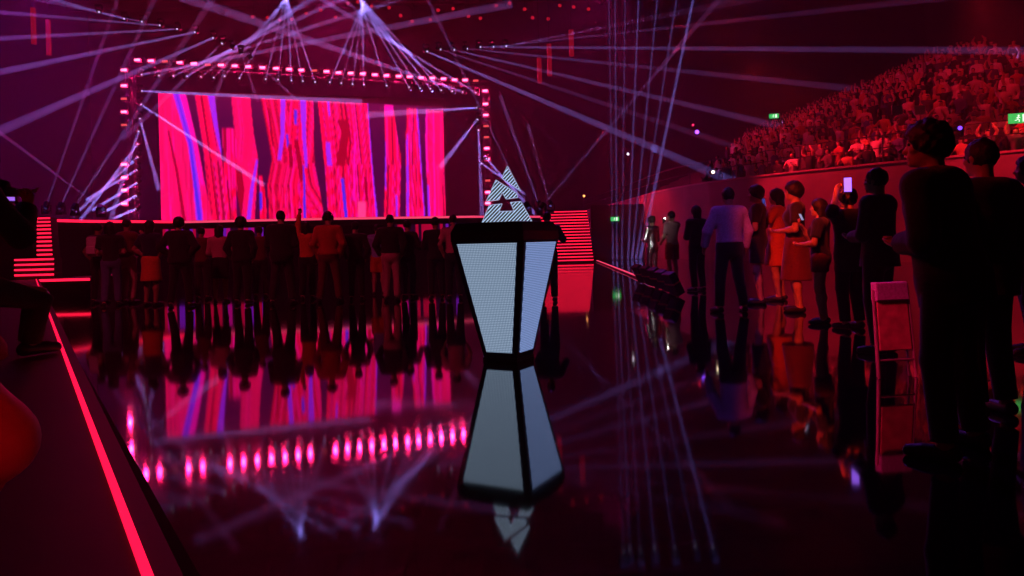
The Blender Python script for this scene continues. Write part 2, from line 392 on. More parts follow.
# ------------------------------------------------------------------ moving heads with their beams
HEADLENS = emit('moving_head_lens', (.75, .6, 1), 1.1)
proto_head = None
KB = 70.
def moving_head(a, b_, w0, w1, s, label, group, hang=True, col=(.27, .22, 1.)):
    """lamp at a, shaft of light to b_, shaft widths in metres"""
    global proto_head
    a, b_ = Vector(a), Vector(b_); L = (b_ - a).length; d = (b_ - a) / L
    o = thing('moving_head_light', label, 'stage light', a, group)
    base_z = .32 if hang else -.32
    if proto_head is None:
        mb = MB().tube((0, 0, -.2), (0, 0, .12), .13, .16, 12); hm = mb.build('head', BLACK, o)
        ym = MB().bar((-.2, 0, .3), (-.2, 0, 0), .05, .09).bar((.2, 0, .3), (.2, 0, 0), .05, .09).bar((-.2, 0, .3), (.2, 0, .3), .09, .05).build('yoke', BLACK, o)
        bm_ = MB().box((-.17, -.15, .3), (.17, .15, .44)).build('base', BLACK, o)
        lm = MB().tube((0, 0, .1), (0, 0, .14), .06, .06, 12).build('lens', HEADLENS, o)
        proto_head = (hm.data, ym.data, bm_.data, lm.data)
    else:
        for nm, me in zip(('head', 'yoke', 'base', 'lens'), proto_head):
            k = bpy.data.objects.new(nm, me); C.objects.link(k); k.parent = o
    q_ = d.to_track_quat('Z', 'Y'); yaw = math.atan2(d.y, d.x) - math.pi / 2
    for k in o.children:
        k.rotation_mode = 'QUATERNION'
        if k.name.startswith(('head', 'lens')): k.rotation_quaternion = q_
        else:
            k.rotation_quaternion = (Matrix.Rotation(yaw, 3, 'Z') @ (Matrix.Identity(3) if hang else Matrix.Rotation(math.pi, 3, 'Y'))).to_quaternion()
    bo = MB().tube(a + d * .16, b_, w0 / 2, w1 / 2, 14).build('haze_shaft', HAZEBEAM); tag(bo, kind='structure')
    r0 = w0 * L / (w1 - w0)
    l = bpy.data.lights.new('beam_source', 'SPOT'); l.spot_size = 2 * math.atan((w1 - w0) / 2 / L) * 1.06; l.spot_blend = .15; l.shadow_soft_size = 0
    l.color = col; l.energy = KB * s * r0 * r0 / w0; l.use_shadow = False
    lo = bpy.data.objects.new('beam_source', l); C.objects.link(lo); lo.parent = o
    lo.location = -d * r0; lo.rotation_euler = (-d).to_track_quat('Z', 'Y').to_euler()
    return o
def mh(xa, ya, da, xb, yb, db, wa, wb, s, label, group, hang=True, **k):
    """widths in photo pixels"""
    return moving_head(P(xa, ya, da), P(xb, yb, db), wa * da / F, wb * db / F, s, label, group, hang, **k)
def far(x): return DTL + (DTR - DTL) * (x - 127) / 360. - .9

# under the top truss, from the left
TOP = [(140, 75, 512, 4, 46, 2.2, 7, .8), (157.5, 76, 400, -1, 46, 2, 4.5, .75), (172, 76.5, 346, -3, 46, 2, 4, .7), (186, 77, 316, -2, 46, 2, 4, .75),
       (200, 77.5, 310, -3, 46, 1.5, 3, .45), (213, 78.5, 292, -6, 46, 1.5, 3, .3), (224, 77, 289, -6, 46, 1.3, 2.6, .3), (239, 79, 287, -6, 46, 1.5, 2.6, .5),
       (265.5, 80, 286, -6, 46, 1.3, 2.4, .4), (278, 80.5, 287, -6, 46, 1.3, 2.4, .4), (291.5, 81.5, 287, -6, 46, 1.4, 2.4, .6), (303, 82, 286, -6, 46, 1.3, 2.4, .4), (315.5, 83, 285, -6, 46, 1.5, 2.6, .6),
       (329.5, 83, 364, 2, 46, 1.4, 2.4, .5), (341, 84, 364, 2, 46, 1.2, 2.2, .3), (352.5, 85, 363, 2, 46, 1.3, 2.4, .45), (364, 85.5, 362, 2, 46, 1.4, 2.4, .55), (387, 86.5, 361, 2, 46, 1.4, 2.6, .55),
       (409.5, 88, 360, 0, 46, 1.5, 2.6, .5), (420.5, 89, 360, -1, 46, 1.5, 2.6, .55), (431, 89.5, 359, -3, 46, 1.6, 2.8, .65), (442, 91, 358, -5, 46, 1.6, 3, .75), (453, 92, 340, -4, 46, 1.6, 3, .7),
       (464, 92.5, 180, -4, 44, 2.5, 9, 1.0), (477, 93.5, 318, -3, 46, 2, 4, .8)]
for i, (x, y, xb, yb, db, wa, wb, s) in enumerate(TOP):
    lean = 'leaning right' if xb > x + 25 else ('leaning left' if xb < x - 25 else 'nearly upright')
    mh(x, y, far(x), xb, yb, db, wa, wb * 1.25, s * 1.6, f'{ORD[i]} moving head from the left hung under the top truss, violet beam {lean}', 'moving heads under the top truss')
# on the inner face of the left tower
LT = [(140, 91, 362, 102, 53, 2, 6, 4.), (139.5, 103.5, 264, 185, 51.5, 2, 5, 3.5), (139.5, 117, 159, 190, 51, 2, 5, 3.), (139, 130, 110, 222, 48, 2, 5, 2.2), (138.5, 143, 53, 257, 44, 2, 5, 3.2),
      (139, 156, 73, 216, 49, 2, 3.6, 4.), (138.5, 169, 86, 200, 51, 2.2, 3.2, 5.), (138.5, 182, 92, 210.5, 51, 2.2, 3, 6.5), (138, 195, 103, 212.5, 51.5, 2.2, 2.9, 8.), (137.5, 208, 114, 218.5, 52, 2.2, 2.8, 8.)]
for i, (x, y, xb, yb, db, wa, wb, s) in enumerate(LT):
    mh(x, y, DTL - .5, xb, yb, db, wa, wb, s, f'{ORD[i]} moving head from the top beside the truss tower left of the screen', 'moving heads on the left tower')
RT = [(478.5, 107.5, 366, 115, 56, 2, 8, 4.), (478.5, 118, 440, 168, 57, 2.2, 5.5, 4.), (478.5, 129, 482, 216, 52, 2, 5, 2.2), (481, 163, 525, 194, 50, 1.6, 3, 1.6), (486, 158, 535, 214, 48, 2, 4, 1.8)]
for i, (x, y, xb, yb, db, wa, wb, s) in enumerate(RT):
    mh(x, y, DTR - 1.3 - (i == 4) * .9, xb, yb, db, wa, wb, s, f'{ORD[i]} moving head from the top beside the truss tower nearest the trophy', 'moving heads on the right tower')
# arc of heads under the roof, upper left
AR = [(125, 19, 44, -3, 40, 1.6, 3.5, .5), (143, 22, 30, -2, 40, 1.2, 3, .25), (161, 25.5, -10, 11.5, 38, 1.5, 4, .4), (178.5, 29, -10, 39, 38, 1.8, 4.5, .5), (196, 32, -10, 74, 36, 2, 6, .65),
      (214, 37.5, -10, 135, 34, 2, 9, .75), (223, 42.5, 122, 140, 42, 1.6, 5, .45), (232, 47.5, 211, 112, 50, 1.5, 4, .5), (241, 52, 258, 102, 51, 1.4, 3, .45), (250, 57, 298, 101, 52, 1.5, 3, .5)]
for i, (x, y, xb, yb, db, wa, wb, s) in enumerate(AR):
    mh(x, y, 50, xb, yb, db, wa, wb * 1.2, s * 1.6, f'{ORD[i]} moving head from the left in the arc under the roof, upper left', 'moving heads in the left roof arc')
AL = [(426, 51, 762, 194, 33, 2, 11, .8), (439, 49, 805, 170, 40, 1.3, 9, .3), (452.5, 49.5, 855, 144, 42, 1.6, 9, .6), (465.5, 48.5, 962, 100, 44, 1.5, 9, .4), (479, 47, 1070, 51, 32, 1.6, 9, .5), (492, 47, 1070, -16, 32, 1.2, 9, .22), (505, 46.5, 770, -5, 34, 1.3, 9, .28)]
for i, (x, y, xb, yb, db, wa, wb, s) in enumerate(AL):
    mh(x, y, 50, xb, yb, db, wa, wb, s * 1.5, f'{ORD[i]} moving head from the left in the arc under the roof, above the truss corner', 'moving heads in the right roof arc')
# the curtain of thin upright beams on the right
for i, (xt, xf, s, wa) in enumerate(((609, 613, .28, 1.6), (615, 617, .45, 1.6), (625, 622, .35, 1.6), (638.5, 628, .6, 1.8), (657, 632, .5, 1.8), (676, 636, .42, 1.8), (692.5, 640, 1.1, 2.6))):
    mh(xt + (xt - xf) * .12, -28, 33 + (i % 2) * 1.6, xf, 259, 38.5, wa, wa * 1.5, s, f'{ORD[i]} from the left of seven roof heads sending thin beams straight down beside the stairs', 'moving heads above the beam curtain')
# floor heads on the deck, aiming up
for i, (x, y, xb, yb, s, wb) in enumerate(((46.5, 205, 131, -40, .28, 5), (61, 205.5, 172, -40, .4, 6), (75, 206.5, 222, -15, .6, 7), (101, 208, -6, 128, .16, 4))):
    mh(x, y, 36, xb, yb, 46, 2, wb, s, f'{ORD[i]} floor moving head from the left on the deck, left of the screen', 'floor heads left of the screen', False)
for i, (x, y, xb, yb, s, wb) in enumerate(((527, 205, 424, -8, .4, 4), (538.5, 204.5, 500, 95, .5, 4), (550, 204, 528, 125, .4, 4), (542, 206, 722, -4, .4, 6))):
    mh(x, y, 37 - (i == 3) * 2.4, xb, yb, 46, 1.8, wb, s, f'{ORD[i]} floor moving head from the left on the deck behind the trophy', 'floor heads behind the trophy', False)
# one bright head that points at the camera
p = P(99, 12, 46)
o = thing('moving_head_light', 'white starlike moving head pointing at the camera, top of the roof arc', 'stage light', p)
for nm, me in zip(('head', 'yoke', 'base', 'lens'), proto_head):
    k = bpy.data.objects.new(nm, me); C.objects.link(k); k.parent = o
    if nm in ('head', 'lens'):
        k.rotation_mode = 'QUATERNION'; k.rotation_quaternion = (Vector((0, 0, EYE)) - p).to_track_quat('Z', 'Y')
# small lamps
def lamp(x, y, d, r, col, s, label, name='signal_lamp'):
    p = P(x, y, d); o = thing(name, label, 'lamp', p)
    MB().tube((0, .02, 0), (0, .3, 0), r * 1.3, r, 12).build('housing', BLACK, o)
    bm = bmesh.new(); bmesh.ops.create_uvsphere(bm, u_segments=12, v_segments=8, radius=r); me = bpy.data.meshes.new('bulb'); bm.to_mesh(me); bm.free()
    me.materials.append(emit('bulb_' + '_'.join(str(int(c * 100)) for c in col), col, s)); k = bpy.data.objects.new('bulb', me); C.objects.link(k); k.parent = o
    return o
lamp(5, 199, 40, .09, (1, .55, .02), 3, 'small yellow lamp by the far left edge above the left stairs')
lamp(697, 132, 45, .12, (.25, .06, 1), 5, 'small violet lamp high above the purple-shirted man')
lamp(693, 125, 46, .07, (1, .02, .1), 2.5, 'tiny red lamp just above the small violet lamp')
lamp(628, 154, 45, .07, (.9, .8, 1), 3, 'tiny white lamp among the upright beams')
lamp(584, 196, 45, .07, (1, .35, .1), 3, 'tiny orange lamp above the stairs beside the trophy')
lamp(713, 172, 24, .05, (1, .8, .5), 6, 'small warm white lamp on the rail of the bowl wall')
lamp(960, 128, 22, .06, (.2, .05, 1), 2.2, 'blue-violet lamp in the stand above the tall dark man')

# ------------------------------------------------------------------ roof rig
for i, y in enumerate((34., 44., 54., 64.)):
    t = thing('roof_truss', f'{ORD[i]} dark roof truss counted from the camera, spanning the hall', 'truss', (0, y, 0))
    mb = MB(); truss(mb, (-38, 0, 23.6), (38, 0, 23.6), .7, .05, 1.6); mb.build('lattice', STEEL, t)
    mb = MB()
    for x in range(-36, 38, 12): mb.tube((x, 0, 23.9), (x, 0, 25.3), .03, n=6)
    mb.build('hanger', BLACK, t)
for i, (x, y0, y1, d) in enumerate(((33, 8, 44, 48), (48, 20, 55, 50), (539, 58, 83, 52), (549, 44, 76, 50), (571, 30, 56, 48))):
    a, b_ = P(x, y0, d), P(x, y1, d); b_.x = a.x
    t = thing('hanging_led_tube', ('dim red upright LED tube hanging under the roof, ' + ('leftmost of all', 'second from the far left', 'leftmost of three above the stairs', 'middle of three above the stairs', 'topmost of three above the stairs')[i]), 'led tube', (a.x, a.y, b_.z), 'hanging LED tubes')
    h = a.z - b_.z
    MB().tube((0, 0, 0), (0, 0, h), .16, n=10).build('tube', emit('dim_red_tube', (1, .01, .05), .22), t)
    MB().tube((0, 0, h), (0, 0, 25.3 - b_.z), .02, n=6).build('hanger', BLACK, t)
rr = random.Random(5)
for i in range(26):
    x = 252 + i * 13.5 + rr.uniform(-3, 3); y = rr.uniform(2, 22)
    d = 58; p = P(x, y, d)
    t = thing('par_lamp', 'small dim red par lamp hanging from the roof over the screen', 'stage light', p, 'red par lamps in the roof')
    MB().tube((0, .3, .1), (0, 0, 0), .12, .17, 10).build('can', BLACK, t)
    MB().tube((0, -.01, 0), (0, -.04, 0), .14, .14, 10).build('lens', emit('par_red', (1, .015, .04), rr.choice((.5,))), t)
    MB().tube((0, .2, .1), (0, .2, 25.3 - p.z), .02, n=6).build('hanger', BLACK, t)

# ------------------------------------------------------------------ stairs
def stairs(label, steps, m_riser, run):
    t = thing('stairs', label, 'stairs')
    body = MB()
    for (l, r, y0, z0, z1) in steps: body.poly([(l, y0, 0), (r, y0, 0), (r, y0 + run, 0), (l, y0 + run, 0), (l, y0, z1), (r, y0, z1), (r, y0 + run, z1), (l, y0 + run, z1)], ((0, 3, 2, 1), (4, 5, 6, 7), (0, 1, 5, 4), (1, 2, 6, 5), (2, 3, 7, 6), (3, 0, 4, 7)))
    body.build('steps', m_riser, t)
    for (l, r, y0, z0, z1) in steps:
        MB().box((l, y0 - .035, z1 - .05), (r, y0 - .003, z1 - .005)).build('step_light', REDLED, t)
RISER = mat('stair_riser', (.10, .07, .07), .5)
st = []
for i in range(7):
    d = 19.4 + i * .28; z = .47 + (i + 1) * .0
for i in range(4):
    d = 18.9 + i * .3; z1 = .47 + .125 * (i + 1); st.append((G(15, d, z1).x, G(54, d, z1).x, d, 0, z1))
for i in range(10):
    d = 20.4 + i * .3; z1 = .97 + .122 * (i + 1); st.append((G(37.5, d, z1).x, G(52.5 - i * .25, d, z1).x, d, 0, z1))
stairs('steep red-lit stairs with glowing step edges at the far left of the stage', st, RISER, .34)
st = []
for i in range(17):
    d = 35.6 + i * .2; z1 = .15 * (i + 1); st.append((G(556 - i * 1.1, d, z1).x, G(593.5 - i * .42, d, z1).x, d, 0, z1))
stairs('wide red-lit stairs with glowing step edges behind the trophy', st, RISER, .24)
for (l, r, y0, z0, z1) in ():
    pass
# low lit kerb on the right edge of the glossy floor
a, b_ = G(597, 37, 0), G(655, 17.5, 0)
t = thing('floor_edge_light', 'red light strip along the floor edge from the stairs to the crowd', 'light strip')
MB().bar(a + Vector((0, 0, .02)), b_ + Vector((0, 0, .02)), .12, .04).build('profile', BLACK, t)
MB().bar(a + Vector((0, 0, .05)), b_ + Vector((0, 0, .05)), .07, .02).build('light', PINKLED, t)

# ------------------------------------------------------------------ raised walkway at the left
ZW = .47
e0, e1 = Vector((-.70, 1.47)), Vector((-11.55, 18.45))
ed = (e1 - e0).normalized(); e0 = e0 - ed * 3.2; en = Vector((ed.y, -ed.x))
if en.x < 0: en = -en
wk = thing('raised_walkway', 'low black walkway with a glowing red edge line, foreground left', 'walkway')
l0, l1 = e0 - en * 9, e1 - en * 4
WALK = mat('walkway_vinyl', (.010, .006, .009), .55, scale=6)
MB().prism([tuple(e0 + en * .04), tuple(e1 + en * .04), tuple(l1), tuple(l0)], ZW - .06, ZW).build('deck', WALK, wk)
a0, a1 = e0 + en * .04, e1 + en * .04; c0, c1 = e0 + en * .30, e1 + en * .12
mb = MB(); mb.poly([(*a0, ZW - .06), (*a1, ZW - .06), (*c1, 0.001), (*c0, 0.001), (*(a0 - en * .1), ZW - .06), (*(a1 - en * .1), ZW - .06), (*(a1 - en * .1), 0.001), (*(a0 - en * .1), 0.001)],
        ((0, 3, 2, 1), (4, 5, 6, 7), (0, 1, 5, 4), (3, 7, 6, 2), (0, 4, 7, 3), (1, 2, 6, 5)))
SKIRT = mat('matt_black_skirt', (.002, .0018, .002), .9); SKIRT.node_tree.nodes['Principled BSDF'].inputs['Specular IOR Level'].default_value = .08
mb.build('side_panel', SKIRT, wk)
MB().bar((*(e0 - en * .02), ZW + .008), (*(e1 - en * .02), ZW + .006), .017, .012).build('edge_light', emit('walkway_led', (1, .006, .05), 1.6), wk)
pl = thing('stair_plinth', 'low black plinth with a red front line at the foot of the left stairs', 'plinth')
pa, pb = G(15, 18.75, ZW), G(90, 18.75, ZW)
MB().box((pa.x, 18.75, 0), (pb.x, 18.86, ZW)).build('front', STAGE, pl)
pq = G(54.6, 18.9, ZW)
MB().box((pq.x + .05, 18.86, 0), (pb.x, 21.5, ZW)).build('top', STAGE, pl)
MB().box((G(37, 18.7, ZW).x, 18.70, ZW - .07), (pb.x, 18.748, ZW - .01)).build('front_light', REDLED, pl)

# ------------------------------------------------------------------ the trophy
TH = R(28)
corner = P(516.5, 361.5, 6.9)
sT, sB, HT = .745, .335, 1.10
rot = Matrix.Rotation(TH, 3, 'Z')
# plan square with one corner to the camera: left face runs back-left, right face runs back-right
ux = Vector((-math.cos(TH), math.sin(TH), 0)); uy = Vector((math.sin(TH), math.cos(TH), 0))
cen = Vector((corner.x, corner.y, 0)) + (ux + uy) * sB / 2
tro = thing('trophy', 'waist-high black LED pedestal tapering down, with a striped triangle emblem on top', 'trophy', (cen.x, cen.y, 0))
FRM = mat('trophy_frame', (.008, .010, .045), .35, 0, scale=15, coat=.3)
def ring(s, z): return [(ux * a + uy * b__) * s / 2 + Vector((0, 0, z)) for a, b__ in ((-1, -1), (1, -1), (1, 1), (-1, 1))]
mb = MB(); v = ring(sB, 0) + ring(sT, HT)
Q = ((0, 1, 5, 4), (1, 2, 6, 5), (2, 3, 7, 6), (3, 0, 4, 7))
mb.poly(v, ((0, 3, 2, 1), (4, 5, 6, 7)) + Q).build('pedestal_body', FRM, tro, bevel=.008)
v = ring(sT + .006, HT) + ring(sT + .006, HT + .09) + ring(sT - .07, HT + .175)
MB().poly(v, ((0, 3, 2, 1), (8, 9, 10, 11)) + Q + tuple(tuple(i + 4 for i in f) for f in Q)).build('pedestal_cap', FRM, tro, bevel=.008)
v = ring(sB + .02, 0.0) + ring(sB + .025, .03)
MB().poly(v, ((0, 3, 2, 1), (4, 5, 6, 7)) + Q).build('pedestal_foot', FRM, tro)
m = bpy.data.materials.new('perforated_led'); m.use_nodes = True; nt = m.node_tree; b = nt.nodes['Principled BSDF']
b.inputs['Base Color'].default_value = (.05, .05, .06, 1); b.inputs['Roughness'].default_value = .5
uvn = nt.nodes.new('ShaderNodeUVMap'); vm = nt.nodes.new('ShaderNodeVectorMath'); vm.operation = 'SCALE'; vm.inputs['Scale'].default_value = 62.
vo = nt.nodes.new('ShaderNodeTexVoronoi'); vo.inputs['Randomness'].default_value = .0; vo.inputs['Scale'].default_value = 1
nt.links.new(uvn.outputs[0], vm.inputs[0]); nt.links.new(vm.outputs[0], vo.inputs['Vector'])
cr = nt.nodes.new('ShaderNodeValToRGB'); cr.color_ramp.elements[0].position = .18; cr.color_ramp.elements[0].color = (.36, .48, .62, 1)
cr.color_ramp.elements[1].position = .5; cr.color_ramp.elements[1].color = (.09, .135, .23, 1)
nt.links.new(vo.outputs['Distance'], cr.inputs['Fac']); nt.links.new(cr.outputs[0], b.inputs['Emission Color']); b.inputs['Emission Strength'].default_value = 1.0
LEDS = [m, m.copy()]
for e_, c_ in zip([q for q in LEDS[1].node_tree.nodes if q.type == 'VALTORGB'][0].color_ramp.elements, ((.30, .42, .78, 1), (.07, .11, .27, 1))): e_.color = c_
bo, to = ring(sB, 0), ring(sT, HT)
for k in range(4):
    A0, A1, A3, A2 = bo[k], bo[(k + 1) % 4], to[k], to[(k + 1) % 4]
    nrm = (A1 - A0).cross(A3 - A0).normalized()
    if nrm.dot((A0 + A1 + A2 + A3) / 4 - Vector((0, 0, .5))) < 0: nrm = -nrm
    f = lambda a, c: (A0 * (1 - a) + A1 * a) * (1 - c) + (A3 * (1 - a) + A2 * a) * c
    lo_, hi_ = .075, .985
    mb_ = .14; mt = .085
    q4 = [f(mb_, lo_), f(1 - mb_, lo_), f(1 - mt, hi_), f(mt, hi_)]
    fr_ = [p + nrm * .006 for p in q4] + [p - nrm * .004 for p in q4]
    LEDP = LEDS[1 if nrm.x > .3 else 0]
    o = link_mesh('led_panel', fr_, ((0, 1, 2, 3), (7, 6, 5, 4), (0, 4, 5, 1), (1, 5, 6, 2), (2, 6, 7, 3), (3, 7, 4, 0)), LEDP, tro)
    o['label'] = 'glowing white perforated LED panel'
    uvl = o.data.uv_layers.new(name='UVMap'); ex = (A1 - A0).normalized(); ey = nrm.cross(ex)
    for lp in o.data.loops:
        c = o.data.vertices[lp.vertex_index].co; uvl.data[lp.index].uv = (c.dot(ex), c.dot(ey))
# emblem: three flat-topped plates, striped with white LED lines, leaning to no side
zc = HT + .175
dE = cen.y
E0 = P(482, 220.5, dE); E1 = P(532, 219.3, dE)
sc_e = (E1 - E0).length / 160.  # emblem drawn on a 160-wide grid, 192 high
ex = (E1 - E0); ex.z = 0; ex.normalize(); mid = (E0 + E1) / 2
def em(p): return Vector(((p[0] - 80) * sc_e * 1., 0, (p[1]) * sc_e * .93))
# outlines on the 160 x 192 grid, y up
PIECES = [[(86, 192), (67, 152), (126, 106)], [(48, 146), (16, 74), (56, 78), (67, 103), (79, 80), (116, 84), (114, 98)], [(25, 60), (66, 64), (55, 38), (104, 38), (92, 68), (126, 70), (160, 0), (0, 0)]]
m = bpy.data.materials.new('emblem_led_lines'); m.use_nodes = True; nt = m.node_tree; b = nt.nodes['Principled BSDF']
b.inputs['Base Color'].default_value = (.01, .012, .03, 1)
tc = nt.nodes.new('ShaderNodeTexCoord'); sx = nt.nodes.new('ShaderNodeSeparateXYZ'); nt.links.new(tc.outputs['Object'], sx.inputs[0])
ad = nt.nodes.new('ShaderNodeMath'); ad.operation = 'SUBTRACT'; nt.links.new(sx.outputs['X'], ad.inputs[0]); nt.links.new(sx.outputs['Z'], ad.inputs[1])
mu = nt.nodes.new('ShaderNodeMath'); mu.operation = 'MULTIPLY'; mu.inputs[1].default_value = 29.; nt.links.new(ad.outputs[0], mu.inputs[0])
fc = nt.nodes.new('ShaderNodeMath'); fc.operation = 'FRACT'; nt.links.new(mu.outputs[0], fc.inputs[0])
gt = nt.nodes.new('ShaderNodeMath'); gt.operation = 'LESS_THAN'; gt.inputs[1].default_value = .40; nt.links.new(fc.outputs[0], gt.inputs[0])
b.inputs['Emission Color'].default_value = (.55, .72, 1, 1); nt.links.new(gt.outputs[0], b.inputs['Emission Strength'])
LINES = m
EDGEL = emit('emblem_outline', (.5, .65, 1), .7)
yawE = math.atan2(ex.y, ex.x) 
lean = math.atan2(E1.z - E0.z, (E1 - E0).xy.length)
for k, pc in enumerate(PIECES):
    vs_ = [em(p) for p in pc]; n_ = len(vs_)
    base = Vector((mid.x - cen.x, mid.y - cen.y, zc))
    V = [v_ + Vector((0, -.035, 0)) for v_ in vs_] + [v_ + Vector((0, .035, 0)) for v_ in vs_]
    me = bpy.data.meshes.new('emblem_plate'); me.from_pydata([tuple(v_) for v_ in V], [], [tuple(range(n_))[::-1], tuple(range(n_, 2 * n_))] + [(i, (i + 1) % n_, n_ + (i + 1) % n_, n_ + i) for i in range(n_)])
    me.materials.append(LINES); me.materials.append(FRM)
    for i_, p_ in enumerate(me.polygons): p_.material_index = 0 if i_ < 2 else 1
    o = bpy.data.objects.new('emblem_plate', me); C.objects.link(o); o.parent = tro; o.location = base; o.rotation_euler = (0, 0, yawE)
    mb = MB()
    for i in range(n_): mb.bar(vs_[i] + Vector((0, -.038, 0)), vs_[(i + 1) % n_] + Vector((0, -.038, 0)), .006, .010, up=(0, 1, 0))
    r_ = mb.build('outline_light', EDGEL, o)

# ------------------------------------------------------------------ people: distance fields meshed into continuous skins
def V3(*a): return np.array(a, np.float64)
def nrm(v): return v / (np.linalg.norm(v) + 1e-9)
class Field:
    def __init__(s, lo, hi, h):
        s.lo = np.array(lo, np.float64); s.h = h; s.n = np.ceil((np.array(hi) - s.lo) / h).astype(int) + 1
        s.ax = [(s.lo[i] + h * np.arange(s.n[i])).astype(np.float32) for i in range(3)]
    def new(s): return np.full(s.n, 9., np.float32)
    def box(s, lo, hi, pad):
        a = np.clip(np.floor((np.array(lo) - pad - s.lo) / s.h).astype(int), 0, s.n); b_ = np.clip(np.ceil((np.array(hi) + pad - s.lo) / s.h).astype(int) + 1, 0, s.n)
        return tuple(slice(i, j) for i, j in zip(a, b_))
    def pts(s, sl):
        return s.ax[0][sl[0]][:, None, None], s.ax[1][sl[1]][None, :, None], s.ax[2][sl[2]][None, None, :]
    def add(s, D, pr, k=.03, t=0.):
        if pr[0] == 'c':
            _, a, b_, ra, rb = pr[:5]; ra += t; rb += t
            sl = s.box(np.minimum(a - ra, b_ - rb), np.maximum(a + ra, b_ + rb), k + 3 * s.h)
            X, Y, Z = s.pts(sl); ab = b_ - a; L2 = float(ab @ ab) + 1e-9
            u = np.clip(((X - a[0]) * ab[0] + (Y - a[1]) * ab[1] + (Z - a[2]) * ab[2]) / L2, 0, 1)
            d = np.sqrt((X - a[0] - u * ab[0]) ** 2 + (Y - a[1] - u * ab[1]) ** 2 + (Z - a[2] - u * ab[2]) ** 2) - (ra + (rb - ra) * u)
            if len(pr) > 5:  # flat end at b
                n_ = nrm(ab); d = np.maximum(d, (X - b_[0]) * n_[0] + (Y - b_[1]) * n_[1] + (Z - b_[2]) * n_[2])
        else:
            _, c, r, M = pr[:4]; r = r + t
            m = float(r.max()); sl = s.box(c - m, c + m, k + 3 * s.h)
            X, Y, Z = s.pts(sl); X = X - c[0]; Y = Y - c[1]; Z = Z - c[2]
            k0 = k1 = 0
            for i in range(3):
                q = (X * M[0, i] + Y * M[1, i] + Z * M[2, i]) / r[i]; k0 = k0 + q * q; k1 = k1 + (q / r[i]) ** 2
            k0 = np.sqrt(k0); d = k0 * (k0 - 1) / (np.sqrt(k1) + 1e-6)
        if d.size == 0: return
        e = D[sl]
        if k > 0:
            hh = np.maximum(k - np.abs(e - d), 0) / k; D[sl] = np.minimum(e, d) - hh * hh * k * .25
        else: D[sl] = np.minimum(e, d)
    def plane(s, D, p, n):
        X, Y, Z = s.pts((slice(None),) * 3); n = nrm(np.array(n, np.float64))
        np.maximum(D, ((X - p[0]) * n[0] + (Y - p[1]) * n[1] + (Z - p[2]) * n[2]).astype(np.float32), out=D)
    def mesh(s, D):
        """surface nets: one vertex per crossing cell, one quad per crossing edge"""
        D[0] = D[-1] = 9; D[:, 0] = D[:, -1] = 9; D[:, :, 0] = D[:, :, -1] = 9
        I = D < 0
        n = np.array(D.shape) - 1
        cnt = np.zeros(n, np.int8)
        cor = [(i, j, k) for i in (0, 1) for j in (0, 1) for k in (0, 1)]
        sub = lambda A, c: A[c[0]:c[0] + n[0], c[1]:c[1] + n[1], c[2]:c[2] + n[2]]
        for c in cor: cnt += sub(I, c)
        act = (cnt > 0) & (cnt < 8); ids = np.argwhere(act)
        if not len(ids): return np.zeros((0, 3)), np.zeros((0, 4), int)
        idx = np.full(n, -1, np.int64); idx[act] = np.arange(len(ids))
        val = {c: D[ids[:, 0] + c[0], ids[:, 1] + c[1], ids[:, 2] + c[2]] for c in cor}
        acc = np.zeros((len(ids), 3)); num = np.zeros(len(ids))
        for a in cor:
            for ax in range(3):
                if a[ax]: continue
                b_ = list(a); b_[ax] = 1; va, vb = val[a], val[tuple(b_)]
                m = (va < 0) != (vb < 0); t = np.where(m, va / np.where(m, va - vb, 1), 0)
                p = np.tile(np.array(a, float), (len(ids), 1)); p[:, ax] = t
                acc += p * m[:, None]; num += m
        vs_ = s.lo + (ids + acc / num[:, None]) * s.h
        fs = []
        for ax in range(3):
            u, v = (ax + 1) % 3, (ax + 2) % 3
            lo_ = [slice(None)] * 3; hi_ = [slice(None)] * 3; lo_[ax] = slice(0, -1); hi_[ax] = slice(1, None)
            A, B = I[tuple(lo_)], I[tuple(hi_)]
            for flip, mm in ((0, A & ~B), (1, ~A & B)):
                e = np.argwhere(mm)
                if not len(e): continue
                e = e[(e[:, u] > 0) & (e[:, v] > 0)]
                q = []
                for du, dv in ((-1, -1), (0, -1), (0, 0), (-1, 0)):
                    c = e.copy(); c[:, u] += du; c[:, v] += dv; q.append(idx[c[:, 0], c[:, 1], c[:, 2]])
                q = np.stack(q, 1); fs.append(q[:, ::-1] if flip else q)
        fs = np.concatenate(fs); fs = fs[(fs >= 0).all(1)]
        return vs_, fs
def np_mesh(name, v, f, mats, mi=None):
    me = bpy.data.meshes.new(name); me.vertices.add(len(v)); me.vertices.foreach_set('co', v.astype(np.float32).ravel())
    me.loops.add(f.size); me.loops.foreach_set('vertex_index', f.astype(np.int32).ravel())
    me.polygons.add(len(f)); me.polygons.foreach_set('loop_start', np.arange(0, f.size, 4, dtype=np.int32)); me.polygons.foreach_set('loop_total', np.full(len(f), 4, np.int32))
    for m in mats: me.materials.append(m)
    if mi is not None: me.polygons.foreach_set('material_index', mi.astype(np.int32))
    me.polygons.foreach_set('use_smooth', np.ones(len(f), bool)); me.update(calc_edges=True); me.validate()
    return me
def rotm(yaw=0, pitch=0, roll=0):
    """pitch > 0 bows forward (+Y), yaw > 0 turns to the left"""
    return np.array(Matrix.Rotation(R(yaw), 3, 'Z') @ Matrix.Rotation(R(-pitch), 3, 'X') @ Matrix.Rotation(R(roll), 3, 'Y'))
SKIN = [mat('skin_light', (.50, .30, .22), .5, scale=30, var=.08, bump=.05), mat('skin_tan', (.36, .20, .13), .5, scale=30, var=.08, bump=.05)]
def cloth(name, col, rough=.85): return mat('cloth_' + name, col, rough, scale=55, var=.2, bump=.25, sheen=.2)
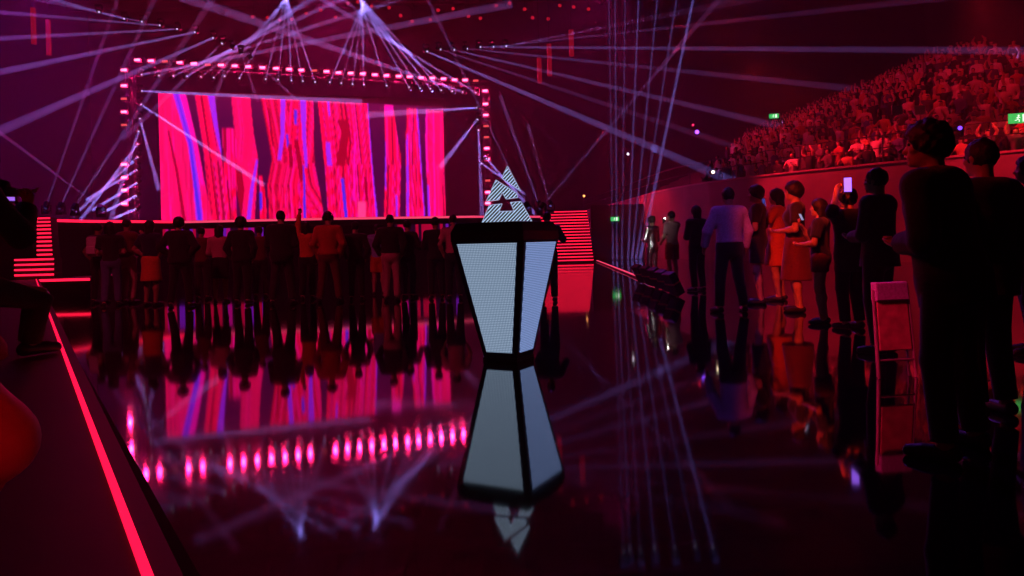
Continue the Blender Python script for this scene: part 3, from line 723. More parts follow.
CL = dict(black=cloth('black', (.012, .011, .014)), char=cloth('charcoal', (.03, .028, .033)), navy=cloth('navy', (.015, .018, .06)), white=cloth('white', (.6, .58, .58)),
          red=cloth('red', (.45, .05, .03)), orange=cloth('orange', (.65, .16, .04)), purple=cloth('lavender', (.42, .36, .62)), jeans=cloth('denim', (.10, .14, .30)), grey=cloth('grey', (.2, .19, .2)),
          beige=cloth('beige', (.45, .34, .28)), pink=cloth('dusty_pink', (.50, .22, .26)), blue=cloth('sky_blue', (.25, .42, .70)), maroon=cloth('maroon', (.13, .02, .03)), silver=mat('sequins', (.8, .8, .85), .22, 1., scale=60, var=.2, bump=1.))
HAIRD = mat('hair_dark', (.010, .008, .008), .55, scale=80, var=.4, bump=.4); HAIRB = mat('hair_brown', (.05, .025, .015), .55, scale=80, var=.4, bump=.4)
SOLE = mat('shoe_black', (.015, .015, .016), .5, scale=30); SHOEW = mat('shoe_white', (.6, .58, .58), .5, scale=30)
EYEMAT = mat('eye_dark', (.02, .012, .01), .15, scale=5)
I3 = np.eye(3)
def skeleton(p):
    """joints in metres for a 1.75 m person who faces +Y; +X is the person's right"""
    J = {}
    pel = V3(0, 0, .94) + np.array(p.get('pelvis', (0, 0, 0)), float)
    T = rotm(p.get('twist', 0), p.get('lean', 0), p.get('tilt', 0)); J['T'] = T; J['pel'] = pel
    up = lambda x, y, z: pel + T @ V3(x, y, z - .94)
    J['up'] = up
    J['belly'] = up(0, .0, 1.09); J['chest'] = up(0, -.005, 1.29); J['neck'] = up(0, -.02, 1.46)
    H = T @ rotm(p.get('head_yaw', 0), p.get('head_pitch', 0), p.get('head_tilt', 0)); J['H'] = H; J['hc'] = J['neck'] + T @ V3(0, .005, .045) + H @ V3(0, .025, .12)
    for s, sg in (('R', 1), ('L', -1)):
        J['sh' + s] = up(sg * .185, -.01, 1.405)
        el, wr = p.get('arm' + s, ((sg * .245, -.03, 1.12), (sg * .26, .06, .87)))
        J['el' + s] = V3(*el); J['wr' + s] = V3(*wr)
        J['hip' + s] = pel + rotm(p.get('twist', 0) * .4) @ V3(sg * .09, 0, -.03)
        kn, an, toe = p.get('leg' + s, ((sg * .105, .02, .50), (sg * .115, -.03, .085), 8 * -sg))
        J['kn' + s] = V3(*kn); J['an' + s] = V3(*an); J['toe' + s] = toe
        # bone lengths stay human: pull elbow and wrist in along their directions
        J['el' + s] = J['sh' + s] + nrm(J['el' + s] - J['sh' + s]) * .295
        J['wr' + s] = J['el' + s] + nrm(J['wr' + s] - J['el' + s]) * .255
    return J
def body_prims(J, p, res):
    T, H, hc = J['T'], J['H'], J['hc']; E = []
    fat = p.get('girth', 1.)
    big = [('e', J['chest'], V3(.158 * fat, .108 * fat, .19), T), ('e', J['belly'], V3(.138 * fat, .105 * fat, .17), T), ('e', J['pel'] + V3(0, -.015, -.02), V3(.16 * fat, .118 * fat, .13), T),
           ('c', J['shL'], J['shR'], .058, .058), ('e', J['up'](.075, -.05, 1.40), V3(.09, .06, .07), T), ('e', J['up'](-.075, -.05, 1.40), V3(.09, .06, .07), T)]
    if p.get('bust'): big += [('e', J['up'](s * .07, .085, 1.29), V3(.06, .05, .06), T) for s in (1, -1)]
    head = [('c', J['neck'] - T @ V3(0, 0, .03), hc - H @ V3(0, .025, .05), .055, .052), ('e', hc + H @ V3(0, -.012, .025), V3(.074, .094, .093), H), ('e', hc + H @ V3(0, .028, -.045), V3(.055, .062, .068), H)]
    face = [('c', hc + H @ V3(0, .083, .012), hc + H @ V3(0, .104, -.022), .009, .014), ('c', hc + H @ V3(-.028, .078, .032), hc + H @ V3(.028, .078, .032), .012, .012),
            ('c', hc + H @ V3(-.018, .083, -.055), hc + H @ V3(.018, .083, -.055), .011, .011), ('e', hc + H @ V3(0, .075, -.088), V3(.022, .02, .018), H)]
    for s in (1, -1): face += [('e', hc + H @ V3(s * .075, -.008, 0), V3(.011, .022, .034), H), ('e', hc + H @ V3(s * .042, .06, -.018), V3(.025, .025, .022), H)]
    limbs = []
    for s in 'RL':
        sh, el, wr, hip, kn, an = (J[k + s] for k in ('sh', 'el', 'wr', 'hip', 'kn', 'an'))
        limbs += [('c', sh, sh + (el - sh) * .5, .054, .049), ('c', sh + (el - sh) * .5, el, .048, .039), ('c', el, el + (wr - el) * .35, .040, .041), ('c', el + (wr - el) * .35, wr, .040, .027),
                  ('c', hip, kn, .088, .056), ('c', kn, kn + (an - kn) * .35 + V3(0, -.012, 0), .054, .056), ('c', kn + (an - kn) * .35, an, .054, .036)]
        fd = V3(-math.sin(R(J['toe' + s])), math.cos(R(J['toe' + s])), 0); tz = J.get('toez' + s, 0)
        limbs += [('c', an + V3(0, 0, -.045) - fd * .035, an + V3(0, 0, -.052) + fd * .10, .036, .030), ('c', an + V3(0, 0, -.052) + fd * .10, an + V3(0, 0, -.060) + fd * .165, .032, .022)]
    return big, head, face, limbs
def hand_prims(J, p, s, res):
    el, wr = J['el' + s], J['wr' + s]; sg = 1 if s == 'R' else -1
    d = nrm(wr - el); bend = p.get('hand' + s)
    if bend is not None: d = nrm(np.array(bend, float))
    hint = V3(0, 1, 0) if d[2] < .3 else V3(-sg, 0, 0)
    hint = np.array(p.get('thumb' + s, hint), float)
    t = nrm(hint - d * (hint @ d)); n_ = np.cross(d, t) * (1 if s == 'R' else -1)   # t: thumb side, n_: palm normal
    if (n_ @ V3(-sg, 0, 0)) < 0 and d[2] < .3: n_ = -n_
    curl = p.get('curl' + s, 35); out = []; rm = max(.0085, res * .6)
    M = np.stack([t, n_, d], 1)
    palm = [('e', wr + d * .05, V3(.041, .018, .058), M), ('c', wr - d * .01, wr + d * .03, .026, .026)]
    tips = []
    for i, (o, l) in enumerate(((.030, .070), (.010, .080), (-.010, .074), (-.029, .058))):
        a = wr + d * (.092 - abs(i - 1.2) * .004) + t * o; sp = t * (.10 - .07 * i) * .6
        c1, c2 = R(curl * .7), R(curl * 1.7)
        b_ = a + nrm(d * math.cos(c1) + n_ * math.sin(c1) + sp) * l * .55
        c = b_ + nrm(d * math.cos(c2) + n_ * math.sin(c2) + sp * .5) * l * .5
        out += [('c', a, b_, rm * 1.08, rm), ('c', b_, c, rm, rm * .85)]; tips.append(c)
    a = wr + d * .022 + t * .030; b_ = a + nrm(d * .7 + t * .6 + n_ * .35) * .042; c = b_ + nrm(d * .9 + t * .15 + n_ * .35) * .035
    out += [('c', a, b_, rm * 1.35, rm * 1.2), ('c', b_, c, rm * 1.2, rm)]
    J['grip' + s] = wr + d * .085 + n_ * .035; J['hd' + s] = d
    return palm, out
PEOPLE = {}
def make_person(label, at, yaw, height, pose=None, res=.016, skin=0, top=('black', 'long', .90), bottom=('trousers', 'black'), hair=('short', HAIRD), hat=None, shoe=SOLE, group=None, extra=None, cat='person'):
    p = dict(pose or {}); J = skeleton(p); sc_ = height / 1.75
    big, head, face, limbs = body_prims(J, p, res)
    hp = {s: hand_prims(J, p, s, res) for s in 'RL'}
    allp = big + head + face + limbs + [q for s in 'RL' for q in hp[s][0] + hp[s][1]]
    lo = np.min([np.minimum(q[1], q[2]) - max(q[3], q[4]) if q[0] == 'c' else q[1] - q[2].max() for q in allp], axis=0) - .16
    hi = np.max([np.maximum(q[1], q[2]) + max(q[3], q[4]) if q[0] == 'c' else q[1] + q[2].max() for q in allp], axis=0) + .16
    g = Field(lo, hi, res); D = g.new()
    for q in big: g.add(D, q, .06)
    for q in limbs: g.add(D, q, .035)
    for q in head: g.add(D, q, .03)
    for q in face: g.add(D, q, .012)
    for s in 'RL':
        for q in hp[s][0]: g.add(D, q, .015)
        for q in hp[s][1]: g.add(D, q, .004)
    g.plane(D, (0, 0, .004), (0, 0, -1))
    v, f = g.mesh(D)
    zmin = p.get('ground', 0.)
    def mk(name, D_, m, parent):
        v_, f_ = g.mesh(D_)
        if len(f_) < 8: return None
        me = np_mesh(name, v_ * sc_, f_, [m]); o_ = bpy.data.objects.new(name, me); C.objects.link(o_); o_.parent = parent
        return o_
    body = bpy.data.objects.new('person', np_mesh('person', v * sc_, f, [SKIN[skin]])); C.objects.link(body)
    body.location = at; body.rotation_euler = (0, 0, R(yaw)); tag(body, label, cat, group)
    T, H, hc, up = J['T'], J['H'], J['hc'], J['up']
    # bottom
    kind, colour = bottom[:2]; D1 = g.new()
    g.add(D1, ('e', J['pel'] + V3(0, -.015, -.02), V3(.16, .118, .14) * p.get('girth', 1.), T), .03, .014)
    if kind in ('trousers', 'shorts'):
        for s in 'RL':
            hip, kn, an = J['hip' + s], J['kn' + s], J['an' + s]
            if kind == 'trousers':
                g.add(D1, ('c', hip, kn, .088, .060), .03, .018); g.add(D1, ('c', kn, an + (kn - an) * .02, .064, .052, 1), .02, .014)
            else: g.add(D1, ('c', hip, hip + (kn - hip) * bottom[2], .09, .085, 1), .03, .020)
    else:
        low = bottom[2]; mid_ = (J['hipR'] + J['hipL']) / 2; z_ = mid_[2] - low
        g.add(D1, ('c', J['pel'] + V3(0, -.01, .02), mid_ + V3(0, 0, -low), .13, .19 if kind == 'skirt' else .16, 1), .03, .02)
        for s in 'RL': g.add(D1, ('c', J['hip' + s], J['hip' + s] + (J['kn' + s] - J['hip' + s]) * min(1, low / .42), .09, .075, 1), .04, .018)
    g.plane(D1, up(0, 0, 1.03), T @ V3(0, 0, 1))
    mk('trousers' if kind == 'trousers' else kind, D1, CL[colour], body)
    # top
    colour, slv, hem = top[:3]; infl = top[3] if len(top) > 3 else .018; D2 = g.new()
    for q in big: g.add(D2, q, .06, infl)
    if hem < .9: g.add(D2, ('c', up(0, -.01, 1.0), up(0, -.01, hem - .06), .125, .165), .05, infl)
    g.plane(D2, up(0, .03, 1.475), T @ V3(0, .25, 1)); g.plane(D2, up(0, 0, hem), T @ V3(0, 0, -1))
    for s in 'RL':
        sh, el, wr = J['sh' + s], J['el' + s], J['wr' + s]
        if slv == 'long':
            g.add(D2, ('c', sh, el, .056, .046), .035, infl); g.add(D2, ('c', el, wr + (el - wr) * .04, .046, .034, 1), .02, infl * .9)
        elif slv == 'short': g.add(D2, ('c', sh, sh + (el - sh) * .72, .056, .055, 1), .035, infl)
        elif slv == 'rolled':
            g.add(D2, ('c', sh, el, .056, .046), .035, infl); g.add(D2, ('c', el, el + (wr - el) * .3, .046, .044, 1), .02, infl)
    mk('shirt' if slv != 'long' else 'jacket', D2, CL[colour], body)
    # shoes
    for s in 'RL':
        D3 = g.new(); an = J['an' + s]; fd = V3(-math.sin(R(J['toe' + s])), math.cos(R(J['toe' + s])), 0)
        g.add(D3, ('c', an + V3(0, 0, -.045) - fd * .035, an + V3(0, 0, -.05) + fd * .10, .036, .032), .01, .008)
        g.add(D3, ('c', an + V3(0, 0, -.05) + fd * .10, an + V3(0, 0, -.056) + fd * .165, .032, .026), .01, .008)
        g.plane(D3, (0, 0, an[2] - .083), (0, 0, -1)); mk('shoe', D3, shoe, body)
    # hair and hats
    style, hm = hair; D4 = g.new()
    if style != 'bald':
        t = dict(short=.010, messy=.030, long=.020, bob=.022, bun=.016, curly=.04).get(style, .012)
        g.add(D4, ('e', hc + H @ V3(0, -.014, .028), V3(.075, .094, .093), H), 0, t)
        if style in ('long', 'bob'):
            n_ = .30 if style == 'long' else .13
            g.add(D4, ('c', hc + H @ V3(0, -.055, .0), hc + H @ V3(0, -.085, -n_), .075, .05), .04)
            for sgn in (1, -1): g.add(D4, ('c', hc + H @ V3(sgn * .06, -.03, .02), hc + H @ V3(sgn * .075, -.05, -n_ * .8), .035, .03), .03)
        if style == 'bun': g.add(D4, ('e', hc + H @ V3(0, -.09, .085), V3(.042, .042, .042), H), .02)
        FC = g.new(); g.add(FC, ('e', hc + H @ V3(0, .115, -.03), V3(.088, .085, .10), H), 0)
        X_, Y_, Z_ = g.pts((slice(None),) * 3)
        D4 += (.004 * np.sin(X_ * 90 + 2 * np.sin(Y_ * 60)) * np.cos(Z_ * 75 + 2 * np.sin(X_ * 50)) + .003 * np.sin(Y_ * 120 + 3 * np.sin(Z_ * 55))).astype(np.float32) * (1.6 if style in ('messy', 'curly') else 1)
        D4 = np.maximum(D4, -FC)
        if style in ('short', 'messy', 'bun', 'curly'): g.plane(D4, hc + H @ V3(0, -.05, -.07), H @ V3(0, .45, -1))
        mk('hair', D4, hm, body)
    if hat:
        D5 = g.new()
        if hat[0] == 'cap':
            g.add(D5, ('e', hc + H @ V3(0, -.012, .04), V3(.078, .098, .085), H), 0, .018); g.plane(D5, hc + H @ V3(0, 0, .045), H @ V3(0, 0, -1))
            bd = -1 if hat[1:] == ('back',) else 1
            g.add(D5, ('e', hc + H @ V3(0, bd * .10, .055), V3(.065, .085, .014), H), .01); mk('cap', D5, CL['black'], body)
        elif hat[0] == 'beanie':
            g.add(D5, ('e', hc + H @ V3(0, -.014, .035), V3(.078, .098, .095), H), 0, .022); g.plane(D5, hc + H @ V3(0, 0, .02), H @ V3(0, -.2, -1)); mk('beanie', D5, CL['char'], body)
        elif hat[0] == 'headphones':
            prev = None
            for i in range(13):
                a = math.pi * i / 12; q = hc + H @ V3(math.cos(a) * .102, -.01, .01 + math.sin(a) * .128)
                if prev is not None: g.add(D5, ('c', prev, q, .014, .014), .005)
                prev = q
            for sgn in (1, -1): g.add(D5, ('e', hc + H @ V3(sgn * .095, -.005, 0), V3(.022, .036, .042), H), .01)
            mk('headphones', D5, CL['char'], body)
    if res <= .013:
        for sgn in (1, -1):
            bm = bmesh.new(); bmesh.ops.create_uvsphere(bm, u_segments=10, v_segments=8, radius=.009 * sc_); me = bpy.data.meshes.new('eye'); bm.to_mesh(me); bm.free(); me.materials.append(EYEMAT)
            e = bpy.data.objects.new('eye', me); C.objects.link(e); e.parent = body; e.location = (hc + H @ V3(sgn * .030, .079, .014)) * sc_
        D6 = g.new(); g.add(D6, ('c', hc + H @ V3(-.018, .089, -.055), hc + H @ V3(.018, .089, -.055), .008, .008), .004); mk('lips', D6, mat('lips', (.30, .08, .07), .45, scale=20), body)
    if p.get('lanyard'):
        D7 = g.new(); a = up(.06, .03, 1.45); b_ = up(-.06, .03, 1.45); c = up(0, .145, 1.16)
        for q in (a, b_): g.add(D7, ('c', q, up(q[0] * .8, .13, 1.36), .008, .008), .003); g.add(D7, ('c', up(q[0] * .8, .13, 1.36), c, .008, .008), .003)
        mk('lanyard', D7, CL['white'], body)
    J['W'] = lambda q: Vector(at) + Matrix.Rotation(R(yaw), 3, 'Z') @ (Vector(q) * sc_)
    J['sc'] = sc_
    return body, J
PHONE_B = mat('phone_black', (.01, .01, .012), .3, scale=10)
def phone(pos, facing, label, col=(.35, .2, 1.), s=1.2, size=(.075, .15), torch=False, land=False):
    """slab with a lit screen on its +Y side turned towards `facing`"""
    o = thing('phone', label, 'phone', pos); w_, h_ = size[::-1] if land else size
    MB().box((-w_ / 2, -.004, -h_ / 2), (w_ / 2, .004, h_ / 2)).build('case', PHONE_B, o, bevel=.003)
    scn = MB().box((-w_ / 2 + .004, .0041, -h_ / 2 + .007), (w_ / 2 - .004, .005, h_ / 2 - .007)).build('screen', emit('phone_screen_%d_%d_%d_%d' % (*[int(c * 100) for c in col], int(s * 100)), col, s), o)
    if torch: MB().tube((w_ * .2, -.004, h_ * .36), (w_ * .2, -.008, h_ * .36), .012, n=10).build('torch', emit('phone_torch', (1, .95, .85), 40.), o)
    d = (Vector(facing) - Vector(pos)).normalized(); o.rotation_euler = d.to_track_quat('Y', 'Z').to_euler()
    return o

def stand_at(x, ytop, d, height):
    """feet on the floor in photo column x at depth d"""
    return G(x, d, 0.)
def h_at(ytop, x, d): return P(x, ytop, d).z
HANDS_FRONT = dict(armR=((.25, .02, 1.13), (.06, .24, 1.10)), armL=((-.25, .02, 1.13), (-.06, .24, 1.10)))
PHONE_UP = dict(armR=((.28, .14, 1.24), (.09, .30, 1.46)), armL=((-.25, .02, 1.13), (-.16, .2, 1.0)))
CROSS = dict(armR=((.26, .06, 1.14), (-.02, .20, 1.13)), armL=((-.26, .06, 1.14), (.04, .17, 1.18)))
HIPS = dict(armR=((.36, -.06, 1.16), (.19, .03, 1.02)), armL=((-.36, -.06, 1.16), (-.19, .03, 1.02)))
POCKET = dict(armR=((.29, -.06, 1.14), (.21, .05, .92)), armL=((-.29, -.06, 1.14), (-.21, .05, .92)))
WIDE = dict(legR=((.14, .02, .50), (.19, -.03, .085), -12), legL=((-.14, .02, .50), (-.19, -.03, .085), 12))
STEP = dict(legR=((.10, .10, .50), (.10, .10, .085), -5), legL=((-.10, -.02, .50), (-.11, -.16, .085), 8))
def U(*ds, **k):
    o = {}
    for d in ds: o.update(d)
    o.update(k); return o
HI = -.0  # heights come from the photo
FARS = 'row of people watching the stage from the floor'
# (label, column, head-top row, depth, yaw, pose, top, bottom, hair, extra keyword arguments)
CROWD = [
 ('person in a dark top with a pale backpack, at the left end of the crowd', 100, 223, 16.2, -10, U(POCKET), ('char', 'short', .93), ('trousers', 'black'), ('short', HAIRD), {}),
 ('person in blue jeans and a dark top, second from the left end of the crowd', 112, 222, 15.4, 15, U(HANDS_FRONT, STEP), ('black', 'short', .93), ('trousers', 'jeans'), ('bob', HAIRD), {}),
 ('person in a maroon top and pale trousers near the left end of the crowd', 129, 219, 16.0, -20, U(PHONE_UP), ('maroon', 'short', .95), ('trousers', 'beige'), ('short', HAIRD), {}),
 ('person in a dark blue top over an orange skirt, pale arm on the hip', 152, 220.5, 15.2, -15, U(HIPS, girth=1.1), ('navy', 'short', 1.0), ('skirt', 'orange', .40), ('bob', HAIRD), {}),
 ('broad man in black with elbows out beside the orange skirt', 181, 217.5, 14.6, 0, U(HIPS, WIDE, girth=1.22), ('black', 'long', .86, .03), ('trousers', 'black'), ('messy', HAIRD), {}),
 ('short person with a small dark head between the broad man and the long-haired woman', 203, 227, 16.6, 0, U(HANDS_FRONT), ('maroon', 'long', .9), ('trousers', 'char'), ('short', HAIRD), {}),
 ('woman with long dark hair in a dusty pink top and black skirt', 221, 225, 15.6, 5, U(HANDS_FRONT, girth=1.05), ('pink', 'long', 1.0), ('skirt', 'black', .36), ('long', HAIRD), {}),
 ('stout person in black right beside the long-haired woman', 243, 217.5, 15.0, -5, U(POCKET, girth=1.15), ('black', 'long', .86, .025), ('trousers', 'black'), ('curly', HAIRD), {}),
 ('person in dark maroon half hidden left of the tall broad-shouldered man', 261, 226, 16.8, 10, U(PHONE_UP), ('maroon', 'long', .9), ('trousers', 'black'), ('short', HAIRD), {}),
 ('tall broad-shouldered man in a black coat in the middle of the crowd', 283, 210.5, 14.6, 0, U(HANDS_FRONT, WIDE, girth=1.25), ('black', 'long', .80, .03), ('trousers', 'char'), ('short', HAIRD), {}),
 ('person in an orange-sleeved top with one arm stretched straight up', 308, 222, 15.8, 0, dict(armR=((.25, 0, 1.13), (.22, .12, .92)), armL=((-.20, .06, 1.68), (-.17, .09, 1.95)), thumbL=(1, 0, 0), curlL=60), ('orange', 'long', .95), ('trousers', 'black'), ('bob', HAIRD), {}),
 ('man in a red sweater, maroon trousers and headphones', 330, 212, 14.8, 0, U(POCKET, WIDE, girth=1.12), ('red', 'long', .92, .028), ('trousers', 'maroon'), ('short', HAIRD), dict(hat=('headphones',))),
 ('slim man in black with a dark cap, next to the red sweater', 357, 222, 15.2, 0, U(POCKET), ('black', 'long', .92), ('trousers', 'black'), ('short', HAIRD), dict(hat=('cap',))),
 ('person in a sky-blue shirt and orange shorts, mostly behind the man in pale trousers', 379, 224, 16.6, 0, U(HANDS_FRONT), ('blue', 'short', .92), ('shorts', 'orange', .85), ('short', HAIRD), {}),
 ('man in a black jacket and pale pinkish trousers left of the trophy', 392, 214.5, 14.8, 0, U(POCKET, girth=1.12), ('black', 'long', .97, .03), ('trousers', 'pink'), ('short', HAIRD), {}),
 ('man in dark clothes holding out a hand, right of the pale trousers', 409, 220, 15.4, -25, dict(armR=((.27, .06, 1.14), (.28, .30, 1.12)), armL=((-.25, .02, 1.13), (-.16, .2, 1.0))), ('char', 'long', .9), ('trousers', 'navy'), ('short', HAIRD), {}),
 ('person in a black cap and dark jacket, second to the left of the trophy', 437, 217.5, 15.0, 10, U(HANDS_FRONT), ('black', 'long', .85), ('trousers', 'black'), ('short', HAIRD), dict(hat=('cap', 'back'))),
 ('person in a dusty pink shirt standing right behind the left edge of the trophy', 455, 214.5, 14.8, 10, U(POCKET, girth=1.1), ('pink', 'short', .95), ('trousers', 'black'), ('short', HAIRD), {}),
 ('person in a dark jacket standing behind the right edge of the trophy', 549, 211.5, 13.6, -5, U(PHONE_UP, girth=1.05), ('black', 'long', .86, .025), ('trousers', 'black'), ('short', HAIRD), {}),
]
for lb, x, yt, d, yaw, pose, top, bottom, hair, kw in CROWD:
    make_person(lb, G(x, d), yaw, max(1.5, min(1.93, h_at(yt, x, d))), pose, .019, top=top, bottom=bottom, hair=hair, group=FARS, skin=(len(lb) % 2), **kw)
# backpack of the person at the left end
def backpack(pos, yaw, label, m):
    t = thing('backpack', label, 'backpack', pos, rz=R(yaw))
    MB().box((-.15, -.10, 0), (.15, .06, .42)).build('bag', m, t, bevel=.05); MB().box((-.11, -.15, .05), (.11, -.09, .22)).build('pocket', m, t, bevel=.025)
    for s_ in (-1, 1): MB().bar((s_ * .09, .055, .40), (s_ * .10, .075, .06), .04, .012).build('strap', CL['char'], t)
p = G(96.5, 15.85); p.z = 1.0
backpack(p, -10, 'pale backpack on the back of the leftmost person in the crowd', CL['white'])

# the group along the bowl wall on the right: they look towards the stage and the trophy
def local(q, at, yaw, h): return tuple((Matrix.Rotation(-R(yaw), 3, 'Z') @ (Vector(q) - Vector(at))) * (1.75 / h))
lc8 = lambda q: local(q, G(851, 8.7), 20, h_at(189, 851, 8.7))
RG = 'people along the wall on the right'
RIGHT = [
 ('person in a glittering silver top at the far end of the group on the right', 653, 216, 18.8, 40, U(HANDS_FRONT), ('silver', 'long', .9), ('trousers', 'silver'), ('bun', HAIRB), dict(skin=0)),
 ('dark-haired person in a dusty pink top beside the glittering one', 673, 211, 18.0, 35, U(PHONE_UP), ('pink', 'short', .93), ('shorts', 'red', .8), ('short', HAIRD), {}),
 ('person in black with dark wavy hair between the pink top and the lavender shirt', 698, 206, 15.2, 30, U(HANDS_FRONT, girth=1.1), ('black', 'long', .9, .025), ('trousers', 'char'), ('bob', HAIRD), {}),
 ('man seen from behind in a lavender shirt and black trousers', 731, 187.5, 10.9, 12, U(armR=((.30, .0, 1.12), (.30, .10, .88)), armL=((-.32, .04, 1.12), (-.30, .16, .92)), girth=1.16, legR=WIDE['legR'], legL=WIDE['legL']), ('purple', 'long', .98, .026), ('trousers', 'black'), ('short', HAIRD), dict(skin=1)),
 ('person in a black shirt with a white lanyard and bare lit legs', 759, 186, 12.1, 70, U(HANDS_FRONT, lanyard=1), ('black', 'short', .9), ('shorts', 'black', .75), ('messy', HAIRD), {}),
 ('person in an orange top with a hand at the face, behind the lanyard wearer', 779, 189, 12.6, 55, dict(armR=((.28, .14, 1.24), (.10, .24, 1.50)), armL=((-.30, .12, 1.14), (-.10, .30, 1.10))), ('orange', 'short', .95), ('skirt', 'orange', .36), ('bob', HAIRD), {}),
 ('big-haired person in dark clothes with lit forearms and lit calves', 797, 183, 10.7, 75, U(HANDS_FRONT, bust=1), ('char', 'short', .92), ('skirt', 'maroon', .48), ('curly', HAIRD), {}),
 ('small woman in a dark blue T-shirt and shorts looking at a phone', 822, 199, 9.2, 60, dict(armR=((.28, .14, 1.24), (.09, .28, 1.42)), armL=((-.27, .04, 1.12), (-.10, .24, 1.12)), bust=1), ('navy', 'short', .95), ('shorts', 'maroon', .45), ('long', HAIRD), {}),
 ('person in a long black coat raising one bare forearm with a phone', 851, 189, 8.7, 20, dict(armR=((.30, .1, 1.36), (.12, .26, 1.56)), armL=(lc8(P(834, 214, 8.5)), lc8(P(838, 184, 8.55))), thumbL=(1, 0, 0), girth=1.15), ('black', 'rolled', .72, .03), ('trousers', 'black'), ('messy', HAIRD), {}),
 ('person in black with a red-lit cheek, left of the tall dark man', 881, 168, 6.9, 40, U(HANDS_FRONT, girth=1.0), ('black', 'long', .82, .025), ('trousers', 'black'), ('short', HAIRD), dict(skin=1)),
]
JR = {}
for i, (lb, x, yt, d, yaw, pose, top, bottom, hair, kw) in enumerate(RIGHT):
    k = dict(skin=0); k.update(kw)
    b_, JR[i] = make_person(lb, G(x, d), yaw, max(1.5, min(1.95, h_at(yt, x, d))), pose, .013 if d < 9 else .016, top=top, bottom=bottom, hair=hair, group=RG, **k)
b_, JR['tall'] = make_person('tall dark-haired man in black nearest the camera on the right, head turned aside', G(955, 3.75), 38, h_at(128, 928, 3.75) + .04, U(HANDS_FRONT, WIDE, lean=9, head_yaw=24, head_pitch=-6, girth=1.2), .011, skin=1, top=('black', 'long', .78, .03), bottom=('trousers', 'black'), hair=('messy', HAIRD), group=RG)
b_, JR['edge'] = make_person('dark figure in black standing right of the tall man', G(988, 4.5), 15, h_at(139, 972, 4.5), U(POCKET, girth=1.2), .013, skin=1, top=('black', 'long', .76, .03), bottom=('trousers', 'black'), hair=('short', HAIRD), group=RG)
b_, JR['rim'] = make_person('person with an orange-lit bare arm cut off by the edge of the photo', G(1034, 6.6), 60, 1.72, U(PHONE_UP), .016, top=('maroon', 'short', .9), bottom=('trousers', 'black'), hair=('bob', HAIRD), group=RG)
def held(key, side, label, to=None, off=(0, 0, .05), **k):
    J = JR[key]; q = J['W'](J['grip' + side])
    return phone(q + Vector(off), to or J['W'](J['hc']), label, **k)
held(1, 'R', 'phone with its torch shining in the hand of the person in the dusty pink top', torch=True, s=.5, to=(12, 60, 2), off=(-.06, -.05, .06))
held(8, 'L', 'phone with a violet screen held up by the person in the long black coat', col=(.30, .12, 1.), s=2.2, size=(.085, .17), to=(0, 0, 1.3), off=(.09, -.02, .03))
held(8, 'R', 'second small blue-violet phone held by the person in the long black coat', col=(.2, .12, 1.), s=1.4, to=(0, 0, 1.3), off=(.05, -.02, .05))
held(7, 'R', 'phone with a pale screen held before the face of the woman in shorts', col=(.6, .6, 1), s=.5, size=(.07, .10))
held(5, 'R', off=(-.02, .03, .07), label='dim blue phone held by the person in the orange top', col=(.1, .15, .9), s=.3)

# dark padded cases leaning in a row at the foot of the far end of the group
for i in range(5):
    q = G(645 + i * 8.6, 18.2 - i * 1.05)
    t = thing('equipment_case', f'{ORD[i]} from the stage of five dark cases with red edges leaning in a row', 'case', q, 'leaning equipment cases', R(20))
    M = Matrix.Rotation(R(-28), 4, 'Y')
    MB().box((-.075, -.15, .05), (.075, .15, .50), M).build('shell', mat('case_black', (.02, .015, .018), .5, scale=8), t, bevel=.02)
    MB().box((-.082, -.155, .28), (.082, .155, .31), M).build('edge_band', mat('case_band', (.55, .12, .06), .4, scale=8), t)

# folding chair on the right
def folding_chair(at, yaw, label, seatcol, cover):
    """folded flat and stood upright: two bent tube frames, the seat and the backrest in one plane"""
    t = thing('folding_chair', label, 'chair', at, 'folded chairs', R(yaw))
    fr_ = mat('chair_frame', (.50, .42, .42), .35, .5, scale=10); bk = mat('chair_' + seatcol, dict(red=(.60, .20, .22), dark=(.05, .03, .03))[seatcol], .55, scale=12)
    L_ = lambda x, z, y=0.: Vector((x, y + (z - .0) * .10, z))
    for s_ in (-1, 1):
        MB().tube(L_(s_ * .150, .004), L_(s_ * .140, .66), .011).build('front_leg', fr_, t)
        MB().tube(L_(s_ * .128, .004, .05), L_(s_ * .122, .58, .035), .010).build('rear_leg', fr_, t)
    MB().tube(L_(-.147, .135), L_(.147, .135), .009).build('stretcher', fr_, t)
    def slab(z0, z1, w0, w1, y, th, nm, m_, bev):
        mb = MB(); a_ = [L_(-w0, z0, y), L_(w0, z0, y), L_(w1, z1, y), L_(-w1, z1, y)]
        mb.poly(a_ + [q + Vector((0, th, 0)) for q in a_], ((0, 1, 2, 3), (7, 6, 5, 4), (0, 4, 5, 1), (1, 5, 6, 2), (2, 6, 7, 3), (3, 7, 4, 0))); return mb.build(nm, m_, t, bevel=bev)
    slab(.205, .585, .134, .128, -.012, .022, 'seat', bk, .008)
    slab(.55, .70, .128, .122, .016, .02, 'backrest', bk, .006)
    if cover: slab(.575, .715, .138, .132, -.03, .075, 'headrest_cover', CL['purple'], .012)
    return t
folding_chair(G(898, 5.68), 8, 'red-lit folded chair with a lavender cover over its top end, beside the tall dark man', 'red', True)
folding_chair(G(984, 6.15), -8, 'dark folded chair mostly hidden behind the tall dark man, low in the corner', 'dark', False)

